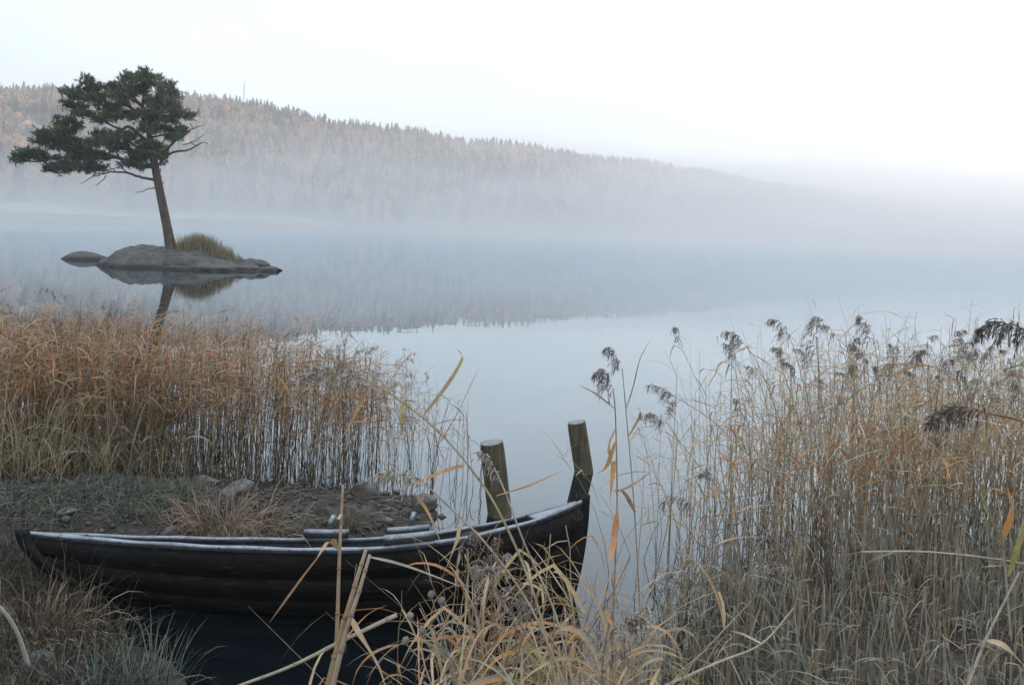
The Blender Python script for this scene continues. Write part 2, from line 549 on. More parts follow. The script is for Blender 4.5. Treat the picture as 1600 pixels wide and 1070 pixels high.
def proto_trunk(rng, top, r=.011):
    mb = MB()
    add_tube(mb, [(0, 0, -.03), (rng.normal(0, .006), rng.normal(0, .006), top * .5), (0, 0, top)], [r, r * .75, r * .3], 5)
    return mb


prng = np.random.default_rng(21)
PROTO = []
for k in range(9):
    if k < 4:
        PROTO.append((proto_spruce(prng, [.19, .22, .17, .25][k]), proto_trunk(prng, .95)))
    elif k < 7:
        PROTO.append((proto_leafy(prng, 95, [.22, .18, .26][k - 4], [.2, .25, .18][k - 4]), proto_trunk(prng, .8, .012)))
    else:
        PROTO.append((proto_leafy(prng, 70, .15, .45), proto_trunk(prng, .9, .013)))
CROWN_COL = [  # base colours by kind of tree
    [(.035, .050, .036), (.050, .062, .045), (.065, .072, .055)],                 # spruce
    [(.47, .265, .165), (.38, .235, .16), (.46, .30, .195), (.30, .23, .175)],       # thin tan birch and larch
    [(.75, .24, .07), (.70, .30, .10)],                                          # orange autumn crowns
    [(.075, .085, .055), (.10, .10, .07)]]                                        # pine
nt_ = 9000
frng = np.random.default_rng(5)
fa = frng.uniform(-1.05, .72, nt_ * 3)
ft = frng.uniform(.0, 1.06, nt_ * 3)
D_, S_, H_ = ridge(fa)
wgt = (D_ - S_) * (S_ + ft * (D_ - S_)) / 1.0e5
keep = frng.random(nt_ * 3) < wgt / wgt.max()
keep &= ~((fa < -.22) & (fa > -.76) & (ft < .11))
fa, ft = fa[keep][:nt_], ft[keep][:nt_]
fa = np.concatenate([fa, frng.uniform(-1.0, .45, 1300)]); ft = np.concatenate([ft, frng.uniform(.93, 1.03, 1300)])
D_, S_, H_ = ridge(fa)
fy = S_ + ft * (D_ - S_) + frng.uniform(0, 2, len(fa)); fx = fa * fy
fz = hill_z(fa, fy)
patch = fbm(fx / 60, fy / 60, 91)
kind = np.where(frng.random(len(fa)) < .52 - .6 * patch, 1, 0)
kind[(frng.random(len(fa)) < .22) & (kind == 0)] = 3
kind[frng.random(len(fa)) < .035] = 2
kind[(ft > .96) & (frng.random(len(fa)) < np.where(fa > -.25, .92, .7))] = 0
fh = TREE_H * frng.uniform(.70, 1.08, len(fa)) * np.where(kind == 2, .75, 1) * np.where(kind == 1, .9, 1) * np.interp(fa, [-.2, .1], [1, 1.2])
# trees one can pick out: the skyline and the bright crowns
px_ = 800 + fa * FPX
pick = np.zeros(len(fa), bool)
cand = np.where((ft > .985) & (ft < 1.03) & (px_ > -60) & (px_ < 1240))[0]
pick[cand[np.argsort(fy[cand])][:170]] = True
c2 = np.where((kind == 2) & (ft > .3) & (px_ > -40) & (px_ < 900))[0]
pick[c2[np.argsort(fy[c2])][:70]] = True
V_, F_, C_, off = [], [], [], 0
pv = []
for cr_, tr_ in PROTO:
    a, b = np.concatenate(cr_.v), np.concatenate(cr_.c)
    f3 = np.concatenate([np.concatenate(cr_.f[3])] if 3 in cr_.f else [])
    pv.append((a, b, f3))
LABELS = {0: 'dark grey-green spruce standing on the misty skyline of the hill', 1: 'thin tan tree standing on the misty skyline of the hill',
          2: 'small orange autumn tree on the wooded hillside', 3: 'rounded olive pine standing on the misty skyline of the hill'}
NAMES = {0: 'spruce_tree', 1: 'birch_tree', 2: 'autumn_tree', 3: 'pine_tree'}
GROUPS = {0: 'spruces along the skyline', 1: 'tan trees along the skyline', 2: 'orange trees on the hillside', 3: 'pines along the skyline'}
CROWN_ME, TRUNK_ME = {}, {}
for n in range(len(fa)):
    kd = kind[n]
    pi_ = {0: frng.integers(0, 4), 1: frng.integers(4, 6), 2: 6, 3: frng.integers(7, 9)}[int(kd)]
    ci = frng.integers(0, len(CROWN_COL[kd])); bc = np.array(CROWN_COL[kd][ci])
    rz = frng.uniform(0, 6.28); h = fh[n]; wsc = frng.uniform(.85, 1.25)
    if pick[n]:
        key = (int(pi_), int(ci), int(kd))
        if key not in CROWN_ME:
            a, b, f3 = pv[pi_]
            CROWN_ME[key] = mesh_np('crown', a, f3, b * bc, mat=M_FOREST)
            TRUNK_ME[key] = PROTO[pi_][1].mesh('trunk', M_BARK)
        t = thing(NAMES[kd], (fx[n], fy[n], fz[n]), LABELS[kd], 'tree', GROUPS[kd], rz)
        t.scale = (h * wsc, h * wsc, h)
        link('crown', CROWN_ME[key], t); link('trunk', TRUNK_ME[key], t)
    else:
        a, b, f3 = pv[pi_]
        c, s = cos(rz) * h * wsc, sin(rz) * h * wsc
        V_.append(np.stack([a[:, 0] * c - a[:, 1] * s + fx[n], a[:, 0] * s + a[:, 1] * c + fy[n], a[:, 2] * h + fz[n]], -1).astype(np.float32))
        F_.append((f3 + off).astype(np.int32)); off += len(a)
        C_.append((b * bc * frng.uniform(.8, 1.2)).astype(np.float32))
link('forest', mesh_np('forest', np.concatenate(V_), np.concatenate(F_), np.concatenate(C_), mat=M_FOREST), kind='stuff', label='misty mixed forest of spruce and tan autumn trees covering the hill', category='forest')

# radio mast on the ridge
b0 = at(381, 150, 610)
gz = float(hill_z(np.array([b0[0] / b0[1]]), np.array([b0[1]]))[0])
top = at(381, 117, 610)[2]
t = thing('radio_mast', (b0[0], b0[1], gz), 'thin pale radio mast rising above the hilltop trees', 'mast')
hm = top - gz
mb = MB()
for sx, sy in ((-1, -1), (1, -1), (1, 1), (-1, 1)):
    add_tube(mb, [(sx * .65, sy * .65, 0), (sx * .3, sy * .3, hm * .82)], [.10, .08], 4)
for q in range(22):
    z = hm * .82 * q / 22; z2 = hm * .82 * (q + 1) / 22; w = .65 - .35 * q / 22
    for (sx, sy), (tx, ty) in (((-1, -1), (1, -1)), ((1, -1), (1, 1)), ((1, 1), (-1, 1)), ((-1, 1), (-1, -1))):
        add_tube(mb, [(sx * w, sy * w, z), (tx * w, ty * w, z2)], .05, 3)
link('lattice', mb.mesh('lattice', M_MAST), t)
mb = MB(); add_tube(mb, [(0, 0, hm * .78), (0, 0, hm)], [.16, .06], 6)
link('antenna', mb.mesh('antenna', M_MAST), t)

# ------------------------------------------------------------------ islet with the lone pine
ISY = 40.0


def bump2(x, y, cx, cy, rx, ry, h, p=2.0):
    q = ((x - cx) / rx) ** 2 + ((y - cy) / ry) ** 2
    return h * np.clip(1 - q, -1.0, 1) ** 1.0 * np.where(q < 1, 1, 1)


def height_rock(name, bumps, x0, x1, y0, y1, n, seed, amp, mat, **kw):
    gx, gy = np.meshgrid(np.linspace(x0, x1, n), np.linspace(y0, y1, n // 2))
    z = np.full(gx.shape, -9.0)
    for cx, cy, rx, ry, h in bumps:
        q = ((gx - cx) / rx) ** 2 + ((gy - cy) / ry) ** 2
        zz = h * (1 - q)
        z = np.maximum(z, np.maximum(zz, -.6)) + .0 * q
    z += amp * fbm(gx * 1.1, gy * 1.6, seed, 5) + .4 * amp * np.abs(fbm(gx * .7 + gy * .5, gy * 2.2, seed + 3))
    z = np.maximum(z, -.7)
    m = gx.shape[1]
    i = np.arange(gx.shape[0] - 1)[:, None] * m; j = np.arange(m - 1)[None]
    F = np.stack([i + j, i + j + 1, i + m + j + 1, i + m + j], -1).reshape(-1, 4)
    V = np.stack([gx, gy, z], -1).reshape(-1, 3)
    c = V.mean(0) * (1, 1, 0)
    o = link(name, mesh_np(name, V - c, F, smooth=True, mat=mat), **kw)
    o.location = c
    return (gx, gy, z)


l = on(166, 407, 0); r = on(432, 421, 0); fmid = on(300, 427, 0)
ix = lambda px: ray(px, 400)[0] * ISY
isl = height_rock('islet_rock', [(ix(228), 40.6, 2.15, 3.2, .92), (ix(268), 40.8, 1.7, 3.0, .98), (ix(300), 40.2, 2.1, 2.8, .80), (ix(340), 40.0, 1.9, 2.4, .50), (ix(385), 40.2, 1.7, 1.7, .26), (ix(190), 41.2, 1.1, 2.0, .42)],
                  ix(150), ix(440), 36, 45, 220, 41, .34, M_ISLET, kind='structure', label='low rounded granite islet carrying the lone pine')


def iz(x, y):
    gx, gy, z = isl
    k = np.argmin((gx - x) ** 2 + (gy - y) ** 2)
    return float(z.ravel()[k])


lc = on(133, 405, 0)
height_rock('rock', [(lc[0], lc[1], 1.25, 1.1, .42), (lc[0] + .5, lc[1], .9, .8, .3)], lc[0] - 1.8, lc[0] + 1.9, lc[1] - 1.6, lc[1] + 1.6, 60, 77, .07, M_ISLET,
            label='low flat rock rising from the water beside the islet', category='rock')


def stone(name, loc, size, seed, mat, rz=0, sub=3, **kw):
    """weathered stone: a rounded, faceted lump"""
    rng = np.random.default_rng(seed)
    n1, n2 = 18, 12
    u = np.linspace(0, 2 * pi, n1, endpoint=False); v = np.linspace(0, pi, n2)
    U, Vv = np.meshgrid(u, v)
    d = np.stack([np.cos(U) * np.sin(Vv), np.sin(U) * np.sin(Vv), np.cos(Vv)], -1)
    r = np.ones(U.shape)
    for q in range(9):
        nrm = rng.normal(size=3); nrm /= np.linalg.norm(nrm); k = rng.uniform(.5, .95)
        dd = d @ nrm
        r = np.minimum(r, np.where(dd > .05, k / np.maximum(dd, .05), 9))
    r += .045 * rng.normal(size=r.shape) * np.sin(Vv)
    P = d * r[..., None] * np.array(size)
    P[0], P[-1] = P[0].mean(0), P[-1].mean(0)
    i = np.arange(n2 - 1)[:, None] * n1; j = np.arange(n1)[None]; j2 = (j + 1) % n1
    F = np.stack([i + j, i + n1 + j, i + n1 + j2, i + j2], -1).reshape(-1, 4)
    o = link(name, mesh_np(name, P.reshape(-1, 3), F, smooth=True, mat=mat), **kw)
    o.location = loc; o.rotation_euler[2] = rz
    return o


stone('stone', (ix(411), 39.9, .16), (.46, .34, .26), 5, M_ISLET, label='small dark stone at the tip of the islet', category='stone')
stone('stone', (ix(345), 38.3, .06), (1.05, .55, .34), 6, M_ISLET, .1, label='flat slab at the front of the islet waterline', category='stone')
stone('stone', (ix(300), 38.2, .12), (.75, .5, .50), 7, M_ISLET, .4, label='mossy boulder at the front of the islet below the grass', category='stone')
stone('stone', (ix(385), 39.2, .04), (.9, .4, .20), 8, M_ISLET, -.1, label='low slab trailing into the water near the islet tip', category='stone')

# --- pine
TB = at(268, 388, ISY)
TB[2] = iz(TB[0], ISY) - .12
PT = lambda X, Y, d=0.0: at(20 + X / 5, 100 + Y / 5, ISY) + (0, d, 0)     # a spot of the crown
ptr = thing('pine_tree', TB, 'lone leaning pine with dark crown growing on the small rock islet', 'tree')
loc = lambda P: np.asarray(P, float) - TB
mb = MB()
tr = [TB, at(266, 382, ISY), at(261, 355, ISY), at(254, 320, ISY), at(247, 285, ISY), at(242, 258, ISY), PT(1085, 700, .1), PT(1055, 560, .2), PT(1010, 420, .1), PT(1030, 260, -.1), PT(1080, 120, 0)]
add_tube(mb, smooth_path([loc(q) for q in tr], 40), np.interp(np.linspace(0, 1, 40), [0, .06, .2, .45, .62, .8, 1], [.48, .29, .225, .20, .165, .09, .03]), 10)
link('trunk', mb.mesh('trunk', M_BARK, True), ptr)
BR = [  # live limbs: path in the crown, depth bend, base radius
    ([(1105, 800), (950, 790), (830, 735), (640, 745), (400, 735), (220, 770), (100, 755)], -.6, .13),
    ([(640, 745), (500, 640), (420, 560), (400, 470)], -.9, .07),
    ([(1050, 610), (900, 490), (810, 500), (650, 415), (560, 260)], .7, .10),
    ([(1020, 420), (870, 300), (700, 250), (500, 290)], -.8, .09),
    ([(1010, 330), (900, 220), (890, 90)], .6, .07),
    ([(1040, 500), (1150, 400), (1250, 390), (1340, 390)], -.7, .08),
    ([(1060, 580), (1180, 540), (1280, 540)], .9, .06),
    ([(1020, 300), (1150, 230), (1200, 150)], .9, .06),
    ([(1075, 680), (960, 700), (800, 640), (700, 560)], .9, .08),
    ([(1080, 720), (1000, 640), (950, 560)], -1.6, .07),
    ([(1085, 700), (1100, 600), (1120, 500)], 1.7, .07),
    ([(1030, 350), (1000, 300), (960, 260)], -1.7, .06),
    ([(830, 735), (740, 650), (700, 560)], 1.5, .06)]
tufts = []
for pth, dz, r0 in BR:
    n = len(pth)
    P = smooth_path([loc(PT(X, Y, dz * (k / (n - 1)) ** .8)) for k, (X, Y) in enumerate(pth)], 6 * n)
    P += RNG.normal(0, .025, P.shape) * np.linspace(0, 1, len(P))[:, None]
    mb = MB(); add_tube(mb, P, np.linspace(r0, .018, len(P)), 6)
    link('branch', mb.mesh('branch', M_BARK, True), ptr)
DEAD = [
    ([(1105, 905), (1000, 885), (900, 852), (800, 845), (740, 862), (650, 890), (570, 945)], -.5, .075),
    ([(900, 852), (850, 815), (780, 825), (730, 850)], -.3, .035), ([(730, 870), (720, 915), (685, 955)], -.5, .03), ([(800, 840), (770, 805), (785, 770)], -.3, .025),
    ([(1150, 770), (1215, 715), (1290, 685), (1380, 678), (1460, 640), (1490, 622), (1550, 628)], -.4, .075),
    ([(1190, 690), (1260, 600), (1330, 545), (1400, 500), (1480, 470)], .3, .075), ([(1405, 500), (1380, 470), (1365, 455)], .3, .02),
    ([(1330, 632), (1400, 610), (1445, 580), (1485, 545)], .2, .03), ([(1385, 615), (1430, 638)], .2, .03), ([(1150, 975), (1080, 972), (1030, 995), (985, 1010)], -.3, .035),
    ([(1150, 840), (1170, 822)], -.2, .03), ([(1165, 950), (1195, 928)], -.2, .025)]
for pth, dz, r0 in DEAD:
    n = len(pth)
    P = smooth_path([loc(PT(X, Y, dz * k / max(1, n - 1))) for k, (X, Y) in enumerate(pth)], 5 * n)
    P += RNG.normal(0, .012, P.shape)
    mb = MB(); add_tube(mb, P, np.linspace(r0, .014, len(P)), 5)
    link('dead_branch', mb.mesh('dead_branch', M_DEADWOOD, True), ptr)
PADS = [(1090, 110, 85, 50), (1180, 195, 85, 50), (950, 175, 85, 45), (890, 100, 30, 38), (800, 195, 90, 42), (630, 160, 48, 42), (560, 240, 115, 40), (480, 320, 55, 26), (700, 295, 120, 45),
        (880, 270, 70, 40), (1110, 290, 95, 50), (1255, 300, 55, 45), (1335, 385, 42, 24), (1210, 400, 110, 38), (1010, 395, 110, 34), (820, 390, 100, 38), (650, 420, 75, 28), (1250, 500, 62, 22),
        (1100, 505, 105, 34), (1280, 570, 35, 20), (900, 575, 115, 30), (690, 555, 80, 32), (780, 640, 140, 30), (1060, 620, 100, 30), (1000, 685, 125, 34), (920, 735, 60, 18), (1180, 725, 34, 34),
        (440, 465, 75, 42), (400, 560, 115, 48), (265, 535, 55, 34), (330, 620, 90, 30), (450, 650, 75, 30), (560, 640, 65, 32), (185, 700, 70, 30), (105, 740, 42, 30), (250, 720, 75, 26),
        (275, 812, 48, 20), (430, 800, 65, 38), (560, 720, 85, 36), (620, 800, 95, 36), (690, 720, 55, 22), (1000, 790, 90, 16)]
NEED_V, NEED_C = [], []
TONES = np.array([(.070, .100, .060), (.095, .120, .070), (.125, .132, .070), (.072, .100, .078)])
for X, Y, rx, ry in PADS:
    m = int(6 + rx * ry / 235); k_ = 11; n = m * k_                      # twig clumps in a pad, shoots in a clump
    dep = min(1.7, .35 + rx / 90)
    g = RNG.normal(size=(m, 3)); g /= np.linalg.norm(g, axis=1)[:, None]; g *= RNG.uniform(.25, 1.05, (m, 1)) ** .45
    cc = np.array([loc(PT(X + a_[0] * rx * .92, Y - a_[2] * ry * 1.22, a_[1] * dep + .5 * sin(X * .013 + Y * .021))) for a_ in g])
    u = np.repeat(g, k_, 0)
    c = np.repeat(cc, k_, 0) + RNG.normal(0, 1, (n, 3)) * (.13, .15, .075)
    tone = np.repeat(TONES[RNG.integers(0, 4, m)] * RNG.uniform(.65, 1.4, (m, 1)), k_, 0) * RNG.uniform(.85, 1.2, (n, 1))
    ax = np.stack([u[:, 0], u[:, 1], .6 + .5 * u[:, 2]], -1) + RNG.normal(0, .4, (n, 3)); ax /= np.linalg.norm(ax, axis=1)[:, None]
    k = 11
    d = ax[:, None] + RNG.normal(0, .55, (n, k, 3)); d /= np.linalg.norm(d, axis=2)[..., None]
    sv = np.cross(d, RNG.normal(size=(n, k, 3))); sv /= np.linalg.norm(sv, axis=2)[..., None]
    L = RNG.uniform(.12, .24, (n, k, 1)); w = RNG.uniform(.014, .026, (n, k, 1))
    b = c[:, None] - ax[:, None] * RNG.uniform(0, .2, (n, k, 1))
    NEED_V.append(np.stack([b + sv * w, b + d * L, b - sv * w], 2).reshape(-1, 3))
    NEED_C.append(np.repeat(tone, k * 3, 0))
NEED_V, NEED_C = np.concatenate(NEED_V), np.concatenate(NEED_C)
link('crown', mesh_np('crown', NEED_V, np.arange(len(NEED_V)).reshape(-1, 3), NEED_C, mat=M_NEEDLE), ptr, kind='stuff')


# ------------------------------------------------------------------ blades, stalks, leaves, plumes (vectorised)
def ribbons(base, az, el, length, width, droop, seg=4, tip=0.0, cols=None, twist=None, up0=0.35, bend=None):
    """n curved blades as flat tapering strips. base (n,3); az, el direction at the root; droop bends them over"""
    n = len(base)
    d = np.stack([np.cos(el) * np.sin(az), np.cos(el) * np.cos(az), np.sin(el)], -1)
    P = [np.asarray(base, float)]
    step = length / seg
    for k in range(seg):
        P.append(P[-1] + d * step[:, None])
        d = d.copy(); d[:, 2] -= droop * (1.0 / seg) * (1 + k * .5)
        if bend is not None:
            hit = (k == 1) & (bend > 0)
            d[hit, 2] -= bend[hit]
        d /= np.linalg.norm(d, axis=1)[:, None]
    P = np.stack(P, 1)
    side = np.stack([np.cos(az), -np.sin(az), np.zeros(n)], -1)
    if twist is not None:
        f = np.stack([np.sin(az), np.cos(az), np.zeros(n)], -1) * 0 + np.array([0, 0, 1.0])
        side = side * np.cos(twist)[:, None] + f * np.sin(twist)[:, None]
    t = np.linspace(0, 1, seg + 1)
    prof = np.minimum(1.0, up0 + t * 3.0) * (1 - t ** 2.2) + tip
    Wd = width[:, None] * prof[None] * .5
    Vv = np.stack([P - side[:, None] * Wd[..., None], P + side[:, None] * Wd[..., None]], 2)     # n, seg+1, 2, 3
    base_i = np.arange(n)[:, None] * (seg + 1) * 2; k = np.arange(seg)[None] * 2
    b = base_i + k
    F = np.stack([b, b + 1, b + 3, b + 2], -1).reshape(-1, 4)
    C = None if cols is None else np.repeat(cols[:, None], (seg + 1) * 2, 1).reshape(-1, 3)
    return Vv.reshape(-1, 3), F, C, P


def stalks(base, H, az, lean, bow, rad, seg=5, k=3, cols=None, rtip=.35):
    """n slender tubes; returns geometry and the centre lines (n, seg+1, 3)"""
    n = len(base); t = np.linspace(0, 1, seg + 1)
    hor = lean[:, None] * t[None] + bow[:, None] * t[None] ** 2.2
    P = np.stack([base[:, 0, None] + np.sin(az)[:, None] * hor * H[:, None], base[:, 1, None] + np.cos(az)[:, None] * hor * H[:, None],
                  base[:, 2, None] + H[:, None] * t[None] * (1 - .35 * (bow ** 2)[:, None] * t[None])], -1)
    R = rad[:, None] * (1 - (1 - rtip) * t[None])
    an = np.arange(k) * 2 * pi / k
    ring = np.stack([np.cos(an), np.sin(an), np.zeros(k)], -1)
    V = P[:, :, None] + R[..., None, None] * ring[None, None]
    b = (np.arange(n)[:, None, None] * (seg + 1) + np.arange(seg)[None, :, None]) * k
    j = np.arange(k)[None, None]; j2 = (j + 1) % k
    F = np.stack([b + j, b + j2, b + k + j2, b + k + j], -1).reshape(-1, 4)
    C = None if cols is None else np.repeat(cols[:, None], (seg + 1) * k, 1).reshape(-1, 3)
    return V.reshape(-1, 3), F, C, P


def pal(rng, n, cols, w, jit=.18):
    c = np.array(cols)[rng.choice(len(cols), n, p=np.array(w) / sum(w))]
    return c * rng.uniform(1 - jit, 1 + jit, (n, 1))


LEAF_W = ([(.54, .27, .10), (.54, .39, .23), (.56, .46, .34), (.26, .25, .09), (.42, .20, .09)], [.24, .32, .28, .06, .10])
LEAF_RUST = ([(.50, .25, .10), (.50, .34, .17), (.50, .40, .27), (.25, .24, .09), (.34, .20, .10)], [.26, .28, .24, .12, .10])
STALK_C = ([(.43, .32, .195), (.40, .325, .24), (.50, .395, .265), (.25, .17, .10)], [.35, .3, .2, .15])
FROST_C = ([(.46, .40, .30), (.40, .40, .33), (.50, .42, .29), (.30, .34, .28), (.46, .34, .20)], [.3, .22, .22, .12, .14])
DARK_C = ([(.11, .085, .06), (.15, .115, .08), (.22, .17, .12), (.08, .062, .046)], [.3, .3, .25, .15])


def reed_mass(rng, base, H, leaves, leafpal, stalkpal, rad=.004, lmin=.16, lmax=.42, wid=(.008, .018), lowleaf=.35, lean=.10, bow=.12, wind=None, droop=(.2, 1.6)):
    """a stand of reeds as arrays"""
    n = len(base)
    az = rng.uniform(0, 2 * pi, n)
    V, F, C, P = stalks(base, H, az, rng.normal(0, lean, n), np.abs(rng.normal(0, bow, n)), rng.uniform(.7, 1.25, n) * rad, cols=pal(rng, n, *stalkpal))
    out = [(V, F, C)]
    for k in range(leaves):
        t = np.clip(rng.uniform(lowleaf, 1.0, n) ** .8, 0, .999)
        i = (t * 5).astype(int); f = (t * 5 - i)[:, None]
        b = P[np.arange(n), i] * (1 - f) + P[np.arange(n), i + 1] * f
        laz = rng.uniform(0, 2 * pi, n) if wind is None else rng.normal(wind, 1.1, n)
        hang = rng.random(n) < .22
        el = np.where(hang, rng.uniform(-1.3, -.5, n), rng.uniform(.0, 1.0, n))
        V, F, C, _ = ribbons(b, laz, el, rng.uniform(lmin, lmax, n), rng.uniform(*wid, n), rng.uniform(*droop, n), cols=pal(rng, n, *leafpal), twist=rng.uniform(-1.2, 1.2, n),
                             bend=np.where(rng.random(n) < .2, rng.uniform(.5, 2, n), 0))
        out.append((V, F, C))
    return out, P


def join(parts):
    V, F, C, o = [], [], [], 0
    for v, f, c in parts:
        V.append(v); F.append(f + o); C.append(c); o += len(v)
    return np.concatenate(V), np.concatenate(F), np.concatenate(C)


def plume_arrays(rng, P, size, droop_dir, tone, n=34):
    """one-sided nodding panicle along the path P: side twigs hung with little spikelets"""
    parts = []
    t = rng.uniform(.0, 1.0, n) ** .9
    m = len(P) - 1
    i = np.minimum((t * m).astype(int), m - 1); f = (t * m - i)[:, None]
    b = P[i] * (1 - f) + P[i + 1] * f
    L = size * (1.0 - .62 * t) * rng.uniform(.55, 1.1, n)
    az = np.arctan2(droop_dir[0], droop_dir[1]) + rng.normal(0, .75, n)
    el = rng.uniform(-.2, .75, n)
    cols = np.array(tone)[None] * rng.uniform(.7, 1.35, (n, 1))
    V, F, C, Q = ribbons(b, az, el, L, np.full(n, .0028), rng.uniform(1.6, 3.0, n), seg=4, cols=cols * 1.1, up0=1, tip=.3)
    parts.append((V, F, C))
    # spikelets down each twig
    sp = 7
    tt_ = np.tile(np.linspace(.25, 1.0, sp), n); ni = np.repeat(np.arange(n), sp)
    k = np.minimum((tt_ * 4).astype(int), 3); g = (tt_ * 4 - k)[:, None]
    bb = Q[ni, k] * (1 - g) + Q[ni, k + 1] * g
    dirv = Q[ni, k + 1] - Q[ni, k]
    a2 = np.arctan2(dirv[:, 0], dirv[:, 1]) + rng.normal(0, .5, len(ni)); e2 = np.arctan2(dirv[:, 2], np.hypot(dirv[:, 0], dirv[:, 1])) + rng.normal(-.15, .35, len(ni))
    cols2 = np.array(tone)[None] * rng.uniform(.6, 1.5, (len(ni), 1))
    V, F, C, _ = ribbons(bb, a2, e2, rng.uniform(.018, .034, len(ni)) * (size / .13) ** .5, rng.uniform(.005, .009, len(ni)) * (size / .13) ** .4, np.full(len(ni), .3), seg=2, cols=cols2, up0=.5, twist=rng.uniform(-1.5, 1.5, len(ni)))
    parts.append((V, F, C))
    return parts


PLUME_TONES = [(.19, .155, .135), (.26, .215, .19), (.36, .32, .28), (.15, .12, .105)]

# dry grass on the islet
grng = np.random.default_rng(31)
n = 1700
gx = ix(318) + grng.normal(0, .85, n); gy = 40.6 + grng.normal(0, .5, n)
hh = np.clip(1.25 - .30 * ((gx - ix(312)) / 1.0) ** 2, .25, 1.1) * grng.uniform(.5, 1.0, n)
base = np.stack([gx, gy, np.array([iz(a, b) for a, b in zip(gx, gy)]) - .05], -1)
V, F, C, _ = ribbons(base, grng.uniform(0, 6.28, n), grng.uniform(1.0, 1.5, n), hh, np.full(n, .03), grng.uniform(.1, .9, n), cols=pal(grng, n, [(.30, .23, .13), (.25, .21, .13), (.20, .17, .10)], [1, 1, 1]))
link('grass', mesh_np('grass', V, F, C, mat=M_REED_FAR), kind='stuff', label='dry golden grass growing behind the pine on the islet', category='grass')

# ------------------------------------------------------------------ mooring posts and chain


def post(px0, py0, px1, py1, d0, d1, rad, seed, label):
    """log post from its head (px0,py0) down to the lake bed"""
    rng = np.random.default_rng(seed)
    A, B = at(px0, py0, d0), at(px1, py1, d1)
    dirv = (B - A) / np.linalg.norm(B - A)
    B2 = A + dirv * ((A[2] + .9) / -dirv[2])
    n, k = 22, 28
    t = np.linspace(0, 1, n); T = np.arange(k) * 2 * pi / k
    e1 = np.cross(dirv, (0, 1, 0)); e1 /= np.linalg.norm(e1); e2 = np.cross(dirv, e1)
    TT_, t2 = np.meshgrid(T, t)
    R = rad * (1 + .035 * np.sin(3 * TT_ + seed) + .03 * fbm(TT_ * 2 + seed, t2 * 7, seed) + .10 * t2 * 0)
    R += rad * .13 * np.exp(-((TT_ - 5.7) / .3) ** 2 - ((t2 - .32) / .03) ** 2)          # knot
    c = A + (B2 - A) * t2[..., None]
    V = c + R[..., None] * (np.cos(TT_)[..., None] * e1 + np.sin(TT_)[..., None] * e2)
    V[0] += (V[0] - A) * -.06
    i = np.arange(n - 1)[:, None] * k; j = np.arange(k)[None]; j2 = (j + 1) % k
    F = np.stack([i + j, i + j2, i + k + j2, i + k + j], -1).reshape(-1, 4)
    o = thing('mooring_post', B2, label, 'post')
    link('shaft', mesh_np('shaft', V.reshape(-1, 3) - B2, F, smooth=True, mat=M_POST), o)
    mbb = MB()
    ring0 = V[0] - B2
    rr_ = [1.0, .82, .45, .0]
    VV = np.concatenate([(A - B2) + (ring0 - (A - B2)) * q + (0, 0, .004 + .012 * (1 - q) - .01 * (q > .9)) for q in rr_])
    i = np.arange(3)[:, None] * k
    F = np.stack([i + j, i + k + j, i + k + j2, i + j2], -1).reshape(-1, 4)
    mbb.add(VV, F)
    link('sawn_top', mbb.mesh('sawn_top', M_POSTTOP), o)
    return A, B2


post(901, 659, 915, 752, 8.35, 8.35, .098, 4, 'slim leaning wooden post standing farther out in the lake')
pA, pB = post(768, 691, 780, 800, 7.0, 7.0, .105, 9, 'thick wooden mooring post with a chain just behind the boat')

ch = at(753, 718, 6.92)
t = thing('mooring_chain', ch, 'thin rusty chain hanging from the thick mooring post', 'chain')
lv = MB()
T = np.linspace(0, 2 * pi, 13)
add_tube(lv, np.stack([.008 * np.cos(T), 0 * T, .017 * np.sin(T)], -1), .0028, 5)
lme = lv.mesh('chain_link', M_IRON)
for q in range(int(ch[2] / .027) + 1):
    o = link('chain_link', lme, t)
    o.location = (.004 * sin(q), .004 * cos(q * 1.3), -.027 * q)
    o.rotation_euler = (0, 0, (pi / 2) * (q % 2) + .2)
mb = MB(); add_tube(mb, [(0, 0, .01), (.03, .03, .03), (.10, .08, .035)], .004, 5)
link('staple', mb.mesh('staple', M_IRON), t)

# ------------------------------------------------------------------ rowing boat
BL, BB_, BD = 3.74, .54, .49
BOAT_LOC, BYAW, BHEEL, BPIT = Vector((-1.265, 5.25, -.15)), .084, .315, -.005
boat = thing('rowing_boat', BOAT_LOC, 'old black tarred clinker rowing boat with frosted gunwales lying half ashore', 'boat')
boat.matrix_world = Matrix.Translation(BOAT_LOC) @ Matrix.Rotation(BYAW, 4, 'Z') @ Matrix.Rotation(-BPIT, 4, 'Y') @ Matrix.Rotation(-BHEEL, 4, 'X')


def hull(s, f, side, off=0.0):
    """point of the hull: s along the boat (-1 bow on the bank, 1 stern), f from keel 0 to gunwale 1"""
    s, f = np.broadcast_arrays(np.asarray(s, float), np.asarray(f, float))
    S = np.abs(s)
    B = BB_ * np.maximum(1 - np.abs(s - .36 * (1 - s * s)) ** 2.6, 0) ** .85
    Z = BD + np.where(s < 0, .05, .31) * S ** 2.2
    rk = np.where(s < 0, .36, .10)
    X = s * BL / 2 * (1 - rk * (1 - f) ** 1.4)
    K = np.where(s < 0, .17, .06) * S ** 3
    y = B * f ** .7 + off * (.35 + .65 * f) * np.minimum(1, B / .12); z = K + (Z - K) * f ** 1.45 - off * .75 * (1 - f) * np.minimum(1, B / .12)
    return np.stack([X, side * y, z], -1)


